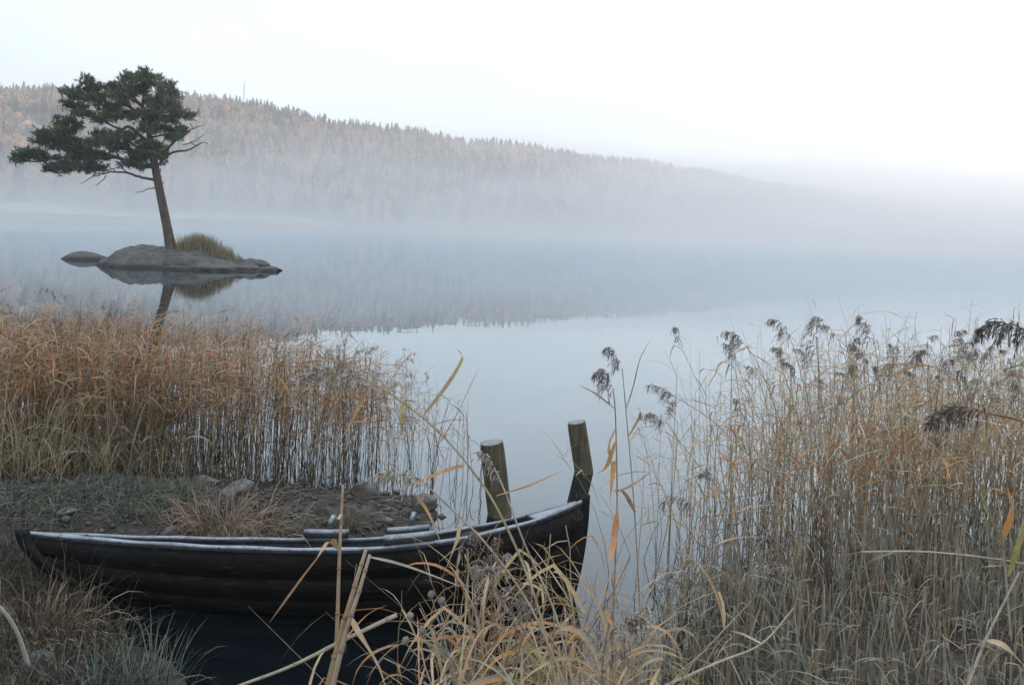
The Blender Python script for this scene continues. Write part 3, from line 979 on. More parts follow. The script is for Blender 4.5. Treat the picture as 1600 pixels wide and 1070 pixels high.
def slab(A, B, C, D):
    """closed strip between four edge curves (outer low, outer high, inner high, inner low)"""
    n = len(A)
    V = np.concatenate([A, B, C, D])
    i = np.arange(n - 1)
    F = []
    for p_, q_ in ((0, 1), (1, 2), (2, 3), (3, 0)):
        F.append(np.stack([p_ * n + i, p_ * n + i + 1, q_ * n + i + 1, q_ * n + i], -1))
    F.append(np.array([[0, n, 2 * n, 3 * n], [n - 1, 4 * n - 1, 3 * n - 1, 2 * n - 1]]))
    return V, np.concatenate(F)


ss = np.linspace(-1, 1, 61)
FR = [0.0, .19, .37, .55, .77, 1.0]
for side in (-1, 1):
    for k in range(5):
        lo, hi = FR[k] - (.022 if k else 0), FR[k + 1]
        wob = .004 * np.sin(ss * 5 + k * 1.7 + side)
        V, F = slab(hull(ss, lo + wob, side, .026), hull(ss, hi + wob * (k < 4), side, .003), hull(ss, hi + wob * (k < 4), side, -.014), hull(ss, lo + wob, side, .002))
        link('plank', mesh_np('plank', V, F, mat=M_TAR), boat)
    # rail on the sheer
    g = hull(ss, 1.0, side, 0)
    o_ = hull(ss, 1.0, side, .022); n_ = hull(ss, 1.0, side, -.028)
    up = np.array([0, 0, .015]) + np.stack([0 * ss, 0 * ss, .0025 * np.sin(ss * 23 + side)], -1); dn = np.array([0, 0, -.020])
    V, F = slab(o_ + dn, o_ + up, n_ + up, n_ + dn)
    link('gunwale', mesh_np('gunwale', V, F, mat=M_RAIL), boat)
    # oarlock blocks with tholes
    for sc in ((.02, .34) if side > 0 else (.36,)):
        s2 = np.linspace(sc - .085, sc + .085, 7)
        oo, ii = hull(s2, 1.0, side, .030), hull(s2, 1.0, side, -.055)
        V, F = slab(oo + (0, 0, .0185), oo + (0, 0, .075), ii + (0, 0, .075), ii + (0, 0, .0185))
        b_ = link('oarlock_block', mesh_np('oarlock_block', V, F, mat=M_RAIL), boat)
        if side > 0:
            c_ = hull(np.array([sc + .01]), np.array([1.0]), side, -.01)[0]
            mb = MB(); add_tube(mb, [c_ + (0, 0, .04), c_ + (.004, 0, .12), c_ + (.02, .01, .175)], [.026, .024, .017], 8)
            link('thole_pin', mb.mesh('thole_pin', M_RAIL), b_)
    # iron nail heads along the rail
    mb = MB()
    for s_ in np.linspace(-.86, .8, 15):
        c_ = hull(np.array([s_]), np.array([1.0]), side, .027)[0]
        add_tube(mb, [c_, c_ + (0, side * .004, 0)], .006, 6)
    link('nail_heads', mb.mesh('nail_heads', M_IRON), boat, kind='stuff')
for e, nm in ((-1, 'stem_post'), (1, 'stern_post')):
    f_ = np.linspace(0, 1.0, 14)
    c_ = hull(np.full(14, float(e)), f_, 1, 0); c_[:, 1] = 0
    top_ = c_[-1] + (c_[-1] - c_[-2]) / np.linalg.norm(c_[-1] - c_[-2]) * (.035 if e < 0 else .055)
    c_ = np.concatenate([c_, [top_]])
    fw = np.array([e * .045, 0, -.012]); w = np.array([0, .028, 0]); bk = np.array([-e * .05, 0, .0])
    V, F = slab(c_ + fw - w * .6, c_ + fw + w * .6, c_ + bk + w, c_ + bk - w)
    link(nm, mesh_np(nm, V, F, mat=M_TAR), boat)
    s3 = np.linspace(e * .80, e * .985, 8)
    A_, B_ = hull(s3, 1.0, -1, -.03), hull(s3, 1.0, 1, -.03)
    V, F = slab(A_ + (0, 0, .012), B_ + (0, 0, .012), B_ - (0, 0, .014), A_ - (0, 0, .014))
    link('breasthook', mesh_np('breasthook', V, F, mat=M_RAIL), boat)
kc = hull(ss, 0.0, 1, 0); kc[:, 1] = 0
w = np.array([0, .022, 0]); dn = np.array([0, 0, -.055])
V, F = slab(kc + dn - w, kc + dn + w, kc + w + (0, 0, .004), kc - w + (0, 0, .004))
link('keel', mesh_np('keel', V, F, mat=M_TAR), boat)
for s_ in (-.68, -.40, -.13, .14, .41, .66):
    for side in (-1, 1):
        f_ = np.linspace(.03, .93, 12)
        a_, b_ = hull(np.full(12, s_ - .012), f_, side, -.016), hull(np.full(12, s_ + .012), f_, side, -.016)
        c_, d_ = hull(np.full(12, s_ + .012), f_, side, -.050), hull(np.full(12, s_ - .012), f_, side, -.050)
        V, F = slab(a_, b_, c_, d_)
        link('rib', mesh_np('rib', V, F, mat=M_INNER), boat)
for s_, hw in ((-.42, .075), (.10, .07), (.58, .09)):
    z_ = hull(np.array([s_]), np.array([.72]), 1)[0][2]
    x0, x1 = s_ * BL / 2 - hw * 1.6, s_ * BL / 2 + hw * 1.6
    y_ = hull(np.array([s_]), np.array([.70]), 1, -.02)[0][1]
    ys = np.linspace(-y_, y_, 5)
    A_ = np.stack([np.full(5, x0), ys, np.full(5, z_)], -1); B_ = A_ + (x1 - x0, 0, 0)
    V, F = slab(A_, B_, B_ + (0, 0, .025), A_ + (0, 0, .025))
    link('seat', mesh_np('seat', V, F, mat=M_INNER), boat)
for y_ in (-.16, -.02, .12):
    s4 = np.linspace(-.28, .70, 16)
    c_ = np.stack([s4 * BL / 2, np.full(16, y_), np.full(16, .125) + .05 * np.abs(s4) ** 3 + abs(y_) * .1], -1)
    w = np.array([0, .062, 0])
    V, F = slab(c_ - w, c_ + w, c_ + w + (0, 0, .016), c_ - w + (0, 0, .016))
    link('floorboard', mesh_np('floorboard', V, F, mat=M_INNER), boat)
# stern ring with a bit of frayed rope
c_ = hull(np.array([.97]), np.array([.93]), -1, .02)[0]
mb = MB()
T = np.linspace(0, 2 * pi, 17)
add_tube(mb, np.stack([c_[0] + .032 * np.cos(T), np.full(17, c_[1] - .02), c_[2] + .032 * np.sin(T)], -1), .006, 6)
link('mooring_ring', mb.mesh('mooring_ring', M_IRON), boat)

# ------------------------------------------------------------------ stones on the mud
STONES = [  # px, py, z, size, label
    (573, 768, .10, (.15, .12, .11), 'large brown boulder on the mud behind the boat'),
    (660, 790, .05, (.20, .13, .08), 'dark flat wet stone at the tip of the mud bank'),
    (640, 742, .05, (.08, .07, .06), 'small pale stone at the foot of the reeds near the posts'),
    (520, 735, .05, (.24, .12, .09), 'long dark stone under the reeds behind the large boulder'),
    (675, 735, .04, (.22, .12, .08), 'dark stone at the water edge by the last reeds'),
    (320, 757, .16, (.15, .10, .08), 'grey stone between the green grass and the reeds'),
    (370, 770, .16, (.20, .13, .07), 'flat frosted stone on the mud beside the dry tuft'),
    (264, 817, .20, (.07, .06, .08), 'small dark upright stone just behind the boat rail'),
    (108, 793, .26, (.10, .08, .05), 'dark clod of earth in the green grass'),
    (415, 800, .14, (.07, .06, .035), 'small flat stone on the mud in front of the boulder'),
    (600, 812, .08, (.10, .08, .05), 'low stone near the far rail of the boat'),
    (62, 1010, .2, (.10, .09, .06), 'dark stone in the grass by the bleached stick')]
for k, (px, py, z, sz, lab) in enumerate(STONES):
    q = on(px, py, z)
    q[2] = float(ground_z(np.array([q[0]]), np.array([q[1]]))[0]) + sz[2] * .35
    stone('stone', q, sz, 50 + k, M_ROCK, k * 1.3, label=lab, category='stone')
# pebbles and crumbs of soil
grng = np.random.default_rng(77)
n = 2600
bx, by = grng.uniform(-5.5, -.3, n), grng.uniform(5.4, 8.4, n)
sdv = shore_dist(bx, by); ok = sdv > -.12
bx, by = bx[ok], by[ok]; bz = ground_z(bx, by)
oct_v = np.array([(1, 0, 0), (-1, 0, 0), (0, 1, 0), (0, -1, 0), (0, 0, .7), (0, 0, -.7)], float)
oct_f = np.array([(0, 2, 4), (2, 1, 4), (1, 3, 4), (3, 0, 4), (2, 0, 5), (1, 2, 5), (3, 1, 5), (0, 3, 5)])
sz = grng.gamma(2.0, .006, len(bx)) + .004
rot = grng.uniform(0, 6.28, len(bx))
Vp = oct_v[None] * sz[:, None, None] * grng.uniform(.6, 1.5, (len(bx), 6, 3))
Vp = np.stack([Vp[..., 0] * np.cos(rot)[:, None] - Vp[..., 1] * np.sin(rot)[:, None], Vp[..., 0] * np.sin(rot)[:, None] + Vp[..., 1] * np.cos(rot)[:, None], Vp[..., 2]], -1)
Vp += np.stack([bx, by, bz + sz * .3], -1)[:, None]
Fp = (oct_f[None] + np.arange(len(bx))[:, None, None] * 6).reshape(-1, 3)
link('pebbles', mesh_np('pebbles', Vp.reshape(-1, 3), Fp, smooth=True, mat=M_ROCK), kind='stuff', label='pebbles and frozen crumbs of mud', category='pebbles')


# ------------------------------------------------------------------ vegetation masses
def scatter(rng, n, x0, x1, y0, y1, test):
    out = []
    tot = 0
    while tot < n:
        x, y = rng.uniform(x0, x1, n * 2), rng.uniform(y0, y1, n * 2)
        k = test(x, y)
        out.append(np.stack([x[k], y[k]], -1)); tot += int(k.sum())
    return np.concatenate(out)[:n]


def px_of(x, y, z=0.0):
    a, b = x / y, (z - CAMZ) / y
    return 800 + (a * CR + b * SR) * FPX, HOR - (-a * SR + b * CR) * FPX


# the reed bed along the shore to the left
lrng = np.random.default_rng(101)


def left_bed(x, y):
    front = np.interp(x, [-9, -5.0, -4.2, -3.2, -1.5, -.6], [5.6, 6.1, 6.9, 7.4, 7.5, 7.15])
    back = np.interp(x, [-9, -5, -3, -1.6, -.6], [10.8, 10.2, 9.6, 9.0, 8.1])
    return (y > front + .25 * vnoise(x * 2, y * 0, 3)) & (y < back) & (x < -.62 + .12 * vnoise(y * 3, y * 0, 5)) & (lrng.random(x.shape) < np.interp(x, [-1.6, -.7], [1, .35]))


B2d = scatter(lrng, 4200, -9, -.5, 5.6, 14, left_bed)
bz = np.maximum(ground_z(B2d[:, 0], B2d[:, 1]), -.25)
H = lrng.normal(1.20, .12, len(B2d)) * np.interp(B2d[:, 0], [-3.2, -1.8, -.7], [1, .93, .72]) * np.interp(B2d[:, 1], [5.6, 8, 11], [1.05, 1.0, .95]) - np.minimum(bz, 0)
H *= 1 + .13 * vnoise(B2d[:, 0] * 1.5, B2d[:, 1] * 1.5, 62)
parts, PL = reed_mass(lrng, np.column_stack([B2d, bz]), H, 6, LEAF_RUST, DARK_C, rad=.0033, lowleaf=.38, lmin=.16, lmax=.40, wid=(.005, .013), lean=.12, bow=.12)
sel = np.where(lrng.random(len(B2d)) < .05)[0]
for q in sel:
    parts += plume_arrays(lrng, smooth_path([PL[q, -1], PL[q, -1] + (lrng.normal(0, .03), lrng.normal(0, .03), .08), PL[q, -1] + (lrng.normal(0, .07), lrng.normal(0, .07), .13)], 6), .07, (lrng.normal(), lrng.normal()), PLUME_TONES[lrng.integers(0, 4)], 12)
B2d = scatter(lrng, 130, -9, -1.2, 5.6, 11, left_bed)
bz = np.maximum(ground_z(B2d[:, 0], B2d[:, 1]), -.25)
p2, PL = reed_mass(lrng, np.column_stack([B2d, bz]), lrng.uniform(1.3, 1.62, len(B2d)), 5, LEAF_W, STALK_C, rad=.0030, lowleaf=.55, lmin=.14, lmax=.34, wid=(.006, .012), lean=.12, bow=.12)
parts += p2
for q in range(0, len(B2d), 2):
    parts += plume_arrays(lrng, smooth_path([PL[q, -1], PL[q, -1] + (lrng.normal(0, .03), 0, .07), PL[q, -1] + (lrng.normal(0, .08), 0, .12)], 6), .06, (lrng.normal(), lrng.normal()), PLUME_TONES[lrng.integers(0, 4)], 12)
V, F, C = join(parts)
link('reeds', mesh_np('reeds', V, F, C, mat=M_REED_FAR), kind='stuff', label='dense rust-brown reed bed standing in the shallows behind the boat', category='reeds')

# long sedge blades crowding the left end of the bed
B2d = scatter(lrng, 3000, -6.5, -2.4, 5.7, 8.0, lambda x, y: (y > np.interp(x, [-6.5, -4.6, -3.6, -2.4], [5.7, 6.0, 6.9, 7.4])) & (lrng.random(x.shape) < np.interp(x, [-4.6, -2.4], [1, .15])))
bz = np.maximum(ground_z(B2d[:, 0], B2d[:, 1]), -.1); n = len(B2d)
V, F, C, _ = ribbons(np.column_stack([B2d, bz]), lrng.uniform(0, 6.28, n), lrng.uniform(.75, 1.5, n), lrng.uniform(.35, 1.15, n), lrng.uniform(.006, .013, n), lrng.uniform(.2, 1.6, n), seg=5,
                     cols=pal(lrng, n, [(.36, .28, .17), (.40, .34, .24), (.22, .22, .09), (.32, .20, .10)], [.35, .3, .2, .15]), twist=lrng.uniform(-1, 1, n))
link('sedge', mesh_np('sedge', V, F, C, mat=M_REED), kind='stuff', label='long dry sedge leaves crowding the edge of the rust-brown reed bed', category='sedge')

# the reed stand on the bank to the right
rrng = np.random.default_rng(202)


def right_bed(x, y):
    px, py = px_of(x, y)
    front = np.interp(x, [.6, 1.2, 2, 3, 4, 6], [5.2, 5.5, 5.8, 5.8, 5.6, 5.2]) + .35 * vnoise(x * 1.7, x * 0, 44)
    back = np.interp(x, [.5, 1.0, 1.6, 2.4, 4, 8], [5.2, 6.3, 7.4, 8.2, 9.0, 10])
    dens = np.interp(px, [930, 1030, 1150, 1260], [.0, .35, .75, 1.0])
    return (y > front) & (y < back) & (px > 930) & (rrng.random(x.shape) < dens)


B2d = scatter(rrng, 1600, .4, 8, 5.2, 10, right_bed)
bz = np.maximum(ground_z(B2d[:, 0], B2d[:, 1]), -.2)
pxs, _ = px_of(B2d[:, 0], B2d[:, 1])
H = rrng.normal(1.40, .20, len(B2d)) * np.interp(pxs, [950, 1120, 1270], [.6, .8, 1]) - np.minimum(bz, 0)
H *= 1 + .16 * vnoise(B2d[:, 0] * 1.6, B2d[:, 1] * 1.6, 61)
parts, PL = reed_mass(rrng, np.column_stack([B2d, bz]), H, 5, LEAF_W, STALK_C, rad=.0038, lowleaf=.30, lmin=.16, lmax=.46, wid=(.004, .012), lean=.24, bow=.26, droop=(.02, .9))
V, F, C = join(parts)
link('reeds', mesh_np('reeds', V, F, C, mat=M_REED), kind='stuff', label='thick stand of pale dry reeds on the bank across from the boat', category='reeds')


def grass_field(name, rng, base, h, wid, palette, label, el=(.7, 1.5), droop=(.3, 1.6), mat=M_GRASS, seg=4):
    n = len(base)
    V, F, C, _ = ribbons(base, rng.uniform(0, 6.28, n), rng.uniform(*el, n), h, rng.uniform(*wid, n), rng.uniform(*droop, n), seg=seg, cols=pal(rng, n, *palette), twist=rng.uniform(-1, 1, n))
    return link(name, mesh_np(name, V, F, C, mat=mat), kind='stuff', label=label, category='grass')


# low frosted grass and stubble in front of the right-hand reeds
def right_low(x, y):
    d = shore_dist(x, y)
    px, _ = px_of(x, y, .3)
    return (d > -.35) & (x > .25) & (y > 2.4) & (y < 6.2) & (rrng.random(x.shape) < np.interp(px, [920, 1100], [.35, 1])) & (rrng.random(x.shape) < .35 + 1.3 * np.clip(.5 + fbm(x * 3.1, y * 3.1, 19), 0, 1))


B2d = scatter(rrng, 12500, .2, 5.2, 2.4, 6.2, right_low)
bz = ground_z(B2d[:, 0], B2d[:, 1])
hgt = rrng.gamma(3.5, .052, len(B2d)) * np.clip(1 + .9 * fbm(B2d[:, 0] * 2.2, B2d[:, 1] * 2.2, 7), .25, 2) * np.interp(B2d[:, 1], [3, 5, 6], [.7, .8, 1.3])
grass_field('grass', rrng, np.column_stack([B2d, bz]), hgt, (.0025, .006), ([(.23, .18, .115), (.18, .17, .13), (.22, .16, .095), (.10, .145, .105), (.085, .065, .042)], [.3, .18, .27, .1, .15]), 'low frosted grass and sedge on the bank below the dry reeds', el=(.25, 1.5), droop=(.4, 2.4))
B2d = scatter(rrng, 2100, .3, 5.2, 2.8, 6.0, right_low)
bz = ground_z(B2d[:, 0], B2d[:, 1])
n = len(B2d)
parts = [stalks(np.column_stack([B2d, bz]), rrng.uniform(.12, .42, n) * np.interp(B2d[:, 1], [3.5, 4.8, 5.6], [.8, 1.1, 1.9]), rrng.uniform(0, 6.28, n), np.abs(rrng.normal(0, .22, n)), np.zeros(n), rrng.uniform(.0035, .0068, n), cols=pal(rrng, n, *FROST_C) * .9, rtip=.8)[:3]]
parts.append(ribbons(np.column_stack([B2d, bz + rrng.uniform(.1, .5, n)]), rrng.uniform(0, 6.28, n), rrng.uniform(-.2, .9, n), rrng.uniform(.08, .28, n), rrng.uniform(.003, .007, n), rrng.uniform(.2, 1.5, n), cols=pal(rrng, n, *FROST_C) * .75, twist=rrng.uniform(-1, 1, n))[:3])
V, F, C = join(parts)
link('reed_stubble', mesh_np('reed_stubble', V, F, C, mat=M_REED), kind='stuff', label='cut and broken frosted reed stubble on the bank', category='stubble')

# matted grass on the bank at the bow and the left edge
mrng = np.random.default_rng(303)


def left_low(x, y):
    d = shore_dist(x, y)
    px, py = px_of(x, y, .2)
    return (d > .03) & (x < -1.2) & (y > 3.2) & (y < 5.6) & (px > -120) & (px < 430)


B2d = scatter(mrng, 3300, -5.5, -1.2, 3.2, 5.6, left_low)
bz = ground_z(B2d[:, 0], B2d[:, 1])
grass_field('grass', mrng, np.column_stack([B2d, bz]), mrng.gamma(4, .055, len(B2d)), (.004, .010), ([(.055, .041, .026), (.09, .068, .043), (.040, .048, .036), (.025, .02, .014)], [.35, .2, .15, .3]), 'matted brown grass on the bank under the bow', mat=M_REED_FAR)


def green_patch(x, y):
    px, py = px_of(x, y, .2)
    q = ((px - 215) / 125) ** 2 + ((py - 772) / 34) ** 2
    q2 = ((px - 60) / 70) ** 2 + ((py - 800) / 26) ** 2
    q3 = ((px - 40) / 45) ** 2 + ((py - 868) / 26) ** 2
    return (np.minimum(np.minimum(q, q2), q3) + .5 * vnoise(x * 5, y * 5, 2) < 1) & (shore_dist(x, y) > .05)


B2d = scatter(mrng, 4800, -5.2, -1.5, 4.6, 8.4, green_patch)
bz = ground_z(B2d[:, 0], B2d[:, 1])
grass_field('grass', mrng, np.column_stack([B2d, bz]), mrng.gamma(4, .026, len(B2d)), (.004, .009), ([(.07, .10, .07), (.10, .135, .10), (.16, .17, .14), (.13, .11, .075)], [.35, .3, .2, .15]), 'short frosted green grass on the mud in front of the reeds', el=(.2, 1.3), droop=(.5, 2.0))
# scattered straw on the mud
B2d = scatter(mrng, 1300, -5, -.6, 5.6, 8.2, lambda x, y: shore_dist(x, y) > .02)
bz = ground_z(B2d[:, 0], B2d[:, 1]) + .008
grass_field('straw', mrng, np.column_stack([B2d, bz]), mrng.uniform(.05, .28, len(B2d)), (.003, .006), ([(.26, .22, .17), (.18, .14, .10), (.30, .28, .25)], [.4, .4, .2]), 'loose straw scattered over the mud', el=(-.05, .25), droop=(0, .35), mat=M_REED)


# tufts one can tell apart
def tuft(px, py, z, n, h, spread, palette, label, name='grass_tuft', wid=(.004, .009), droop=(.6, 2.4), el=(.5, 1.45), mat=M_GRASS, seed=1, cat='grass tuft'):
    rng = np.random.default_rng(seed)
    q = on(px, py, z); q[2] = float(ground_z(np.array([q[0]]), np.array([q[1]]))[0]) - .01
    base = np.stack([rng.normal(0, spread, n), rng.normal(0, spread * .7, n), np.zeros(n)], -1)
    az = np.arctan2(base[:, 0], base[:, 1]) + rng.normal(0, .7, n)
    V, F, C, _ = ribbons(base, az, rng.uniform(*el, n), h * rng.uniform(.5, 1.15, n), rng.uniform(*wid, n), rng.uniform(*droop, n), seg=5, cols=pal(rng, n, *palette), twist=rng.uniform(-.9, .9, n))
    o = link(name, mesh_np(name, V, F, C, mat=mat), label=label, category=cat)
    o.location = q
    return o


BROWN = ([(.32, .24, .15), (.24, .18, .11), (.38, .31, .21), (.15, .115, .07)], [.35, .3, .2, .15])
GREEN = ([(.10, .145, .11), (.15, .19, .16), (.22, .23, .20), (.20, .17, .12)], [.35, .3, .2, .15])
tuft(350, 818, .12, 560, .40, .20, BROWN, 'brown dry grass tuft drooping just behind the boat rail', seed=2)
tuft(545, 818, .08, 240, .22, .08, ([(.09, .10, .06), (.13, .12, .08), (.18, .15, .10)], [.4, .4, .2]), 'dark green sedge tuft growing in front of the large boulder', seed=3)
tuft(150, 1040, .25, 200, .36, .16, GREEN, 'frosted green grass tuft below the bow of the boat', seed=4, wid=(.006, .011), droop=(.3, 1.6))
tuft(235, 1045, .2, 70, .40, .08, GREEN, 'upright frosty blades beside the green tuft below the bow', seed=5, wid=(.005, .009), droop=(.1, .8), el=(1.0, 1.5))
tuft(60, 930, .3, 260, .38, .20, BROWN, 'tangled brown grass tuft under the bow at the edge', seed=6)
tuft(20, 1060, .4, 160, .32, .15, GREEN, 'frosted grass tuft in the bottom corner beside the stick', seed=7, wid=(.005, .01))
tuft(1310, 1045, .35, 260, .30, .22, GREEN, 'frosted blue-green grass tuft at the foot of the reed stubble', seed=8, wid=(.004, .009), droop=(.4, 1.8))
tuft(1190, 1060, .35, 160, .26, .16, GREEN, 'smaller frosted green tuft beside the blue-green one', seed=9)
tuft(1080, 880, .1, 150, .42, .09, FROST_C, 'feathery frosted grass tuft at the edge of the water', seed=10, droop=(.2, 1.2), el=(1.0, 1.5), wid=(.003, .006))
tuft(1150, 900, .15, 150, .46, .10, FROST_C, 'taller feathery frosted tuft in front of the pale reeds', seed=11, droop=(.2, 1.2), el=(1.0, 1.5), wid=(.003, .006))

# bleached stick and frosty clump
mb = MB()
A, B = at(-4, 945, 3.6), at(44, 1036, 3.75)
pth = smooth_path([A + (B - A) * q + np.array([.02 * sin(q * 3), 0, .015 * sin(q * 5)]) for q in np.linspace(-.3, 1.0, 6)], 20)
add_tube(mb, pth - pth[-1], np.linspace(.007, .0105, 20), 8)
o = link('stick', mb.mesh('stick', M_STICK, True), label='bleached bare stick leaning at the edge below the bow', category='stick'); o.location = pth[-1]
tuft(1522, 905, .55, 90, .10, .03, ([(.42, .47, .52), (.50, .55, .60)], [1, 1]), 'small white clump of hoar frost caught among the reed stems', name='frost_clump', wid=(.008, .016), el=(-.3, 1.4), droop=(.2, 1.2), seed=12, cat='frost')


# ------------------------------------------------------------------ single reeds: stalk, leaves, plume
def leaf_mesh(rng, base, az, el, L, wd, droop, col, bend=0.0, seg=7):
    """one leaf with a folded midrib"""
    d = np.array([cos(el) * sin(az), cos(el) * cos(az), sin(el)]); P = [np.asarray(base, float)]
    for k in range(seg):
        P.append(P[-1] + d * L / seg)
        d = d.copy(); d[2] -= droop / seg * (1 + k * .3)
        if bend and k == 2:
            d[2] -= bend
        d /= np.linalg.norm(d)
    P = np.array(P)
    return leaf_path(rng, P, wd, col)


def leaf_path(rng, P, wd, col, twist=None):
    n = len(P); t = np.linspace(0, 1, n)
    T = np.gradient(P, axis=0); T /= np.linalg.norm(T, axis=1)[:, None]
    tw = rng.uniform(-.6, .6) if twist is None else twist
    up = np.array([0, 0, 1.0]) if abs(T[0, 2]) < .9 else np.array([.4, -.9, 0])
    s = np.cross(T, up); s /= np.linalg.norm(s, axis=1)[:, None] + 1e-9
    nn = np.cross(s, T)
    a = tw + 1.2 * t * tw
    s2 = s * np.cos(a)[:, None] + nn * np.sin(a)[:, None]; n2 = np.cross(s2, T)
    w = wd * .5 * np.minimum(1, .4 + 3 * t) * (1 - t ** 2.3) + .0004
    V = np.stack([P - s2 * w[:, None] + n2 * w[:, None] * .35, P, P + s2 * w[:, None] + n2 * w[:, None] * .35], 1).reshape(-1, 3)
    i = np.arange(n - 1)[:, None] * 3; j = np.arange(2)[None]
    F = np.stack([i + j, i + j + 1, i + 4 + j, i + 3 + j], -1).reshape(-1, 4)
    c = np.array(col)[None] * (1 + .18 * np.sin(np.repeat(t, 3) * 5 + rng.uniform(0, 6)))[:, None]
    return mesh_np('leaf', V, F, c, True, M_REED)


def stalk_mesh(P, r0, r1, col, k=6):
    mbx = MB()
    n = len(P); R = np.linspace(r0, r1, n)
    add_tube(mbx, P, R, k, col)
    for q in range(2, n - 1, max(3, n // 5)):           # nodes
        T = P[q + 1] - P[q]; T /= np.linalg.norm(T)
        add_tube(mbx, [P[q] - T * R[q] * 1.1, P[q], P[q] + T * R[q] * 1.1], [R[q] * .9, R[q] * 1.35, R[q] * .9], k, np.array(col) * .7)
    return mbx.mesh('stalk', M_REED, True)


def make_reed_parts(rng, H, nleaf, leafpal, plume, tall_wid=(.009, .019), lr=(.18, .42)):
    az = rng.uniform(0, 6.28); n = 14; t = np.linspace(0, 1, n)
    hor = rng.normal(0, .07) * t + abs(rng.normal(.08, .10)) * t ** 2.4
    P = np.stack([np.sin(az) * hor * H, np.cos(az) * hor * H, t * H], -1) + rng.normal(0, .003, (n, 3)) * (t[:, None] > 0)
    pr = [('stalk', stalk_mesh(P, .0048, .0022, pal(rng, 1, *STALK_C)[0]))]
    for q in range(nleaf):
        tt_ = np.clip(.28 + .7 * (q + rng.uniform(0, 1)) / nleaf, 0, .98); b = P[int(tt_ * (n - 1))]
        hang = rng.random() < .25
        pr.append(('leaf', leaf_mesh(rng, b, rng.uniform(0, 6.28), rng.uniform(-1.2, -.4) if hang else rng.uniform(.1, 1.1), rng.uniform(*lr), rng.uniform(*tall_wid), rng.uniform(.3, 2.0), pal(rng, 1, *leafpal)[0], rng.choice([0, 0, 0, 1.2]))))
    if plume:
        a2 = rng.uniform(0, 6.28); tip = P[-1]
        dd = np.array([sin(a2), cos(a2), 0])
        Q = smooth_path([tip - (0, 0, .02), tip + dd * .015 + (0, 0, .05), tip + dd * .06 + (0, 0, .10), tip + dd * .12 + (0, 0, .105)], 10)
        V, F, C = join(plume_arrays(rng, Q, rng.uniform(.09, .14), dd[:2], PLUME_TONES[rng.integers(0, 4)], 30))
        pr.append(('plume', mesh_np('plume', V, F, C, mat=M_PLUME)))
    return pr


irng = np.random.default_rng(404)
LEAF_KIT = ([(.58, .25, .08), (.56, .38, .20), (.56, .46, .34), (.28, .27, .09), (.50, .21, .08)], [.34, .24, .20, .08, .14])
KIT_PLUME = [make_reed_parts(irng, irng.uniform(1.45, 1.75), irng.integers(6, 9), LEAF_KIT, True, (.011, .022)) for _ in range(12)]
KIT_BARE = [make_reed_parts(irng, irng.uniform(1.1, 1.6), irng.integers(6, 9), LEAF_KIT, False, (.011, .022)) for _ in range(8)]
KIT_LEFT = [make_reed_parts(irng, irng.uniform(1.1, 1.4), irng.integers(5, 8), LEAF_RUST, q % 3 == 0) for q in range(9)]


def spot_right(px):
    return ('at the water edge', 'in the thick middle', 'toward the frame edge')[0 if px < 1250 else 1 if px < 1450 else 2]


def spot_left(px):
    return ('behind the bow', 'behind the green grass', 'behind the muddy bank')[0 if px < 170 else 1 if px < 370 else 2]


def plant_reeds(pts, kits, label, group, smin=.85, smax=1.1, scl=None, spot=None):
    for q, (x, y) in enumerate(pts):
        kit = kits[irng.integers(0, len(kits))]
        z = max(float(ground_z(np.array([x]), np.array([y]))[0]), -.2)
        w_ = spot(px_of(x, y)[0]) if spot else ''
        t = thing('reed', (x, y, z), label % w_ if spot else label, 'reed', (group + ' ' + w_).strip(), irng.uniform(0, 6.28))
        s = irng.uniform(smin, smax) * (1 if scl is None else scl[q])
        t.scale = (s, s, s)
        t.rotation_euler[0], t.rotation_euler[1] = irng.normal(0, .11), irng.normal(0, .11)
        for nm, me in kit:
            link(nm, me, t)


pts = scatter(irng, 56, .9, 5.5, 5.0, 7.6, lambda x, y: right_bed(x, y) & (px_of(x, y)[0] > 1120) & (px_of(x, y)[0] < 1640))
plant_reeds(pts, KIT_PLUME, 'tall dry reed with drooping dark plume %s of the pale stand', 'plumed reeds of the pale stand', spot=spot_right)
pts = scatter(irng, 46, .9, 5.0, 5.3, 6.8, lambda x, y: right_bed(x, y) & (px_of(x, y)[0] > 1060) & (px_of(x, y)[0] < 1640))
plant_reeds(pts, KIT_BARE, 'dry orange-leaved reed without plume %s of the pale stand', 'bare reeds of the pale stand', .7, 1.05, spot=spot_right)
pts = scatter(irng, 42, -5.5, -.75, 6.2, 9.0, lambda x, y: left_bed(x, y) & (y < np.interp(x, [-5, -3.2, -.6], [7.2, 8.1, 8.0])))
plant_reeds(pts, KIT_LEFT, 'rust-brown reed at the front of the reed bed %s', 'reeds fronting the rust-brown bed', .85, 1.05, np.interp(pts[:, 0], [-1.8, -.8], [1, .75]), spot_left)
# thin sparse reeds standing in the open water by the thick post
pts = np.array([on(px, py, 0)[:2] for px, py in ((700, 730), (712, 745), (722, 722), (735, 740), (690, 716), (745, 760), (668, 712), (680, 745), (728, 770), (705, 768))])
THIN = [make_reed_parts(irng, irng.uniform(.75, 1.05), 3, DARK_C, False, (.004, .008)) for _ in range(4)]
plant_reeds(pts, THIN, 'thin dark reed standing in open water beside the thick post', 'thin reeds by the thick post', .7, 1.1)


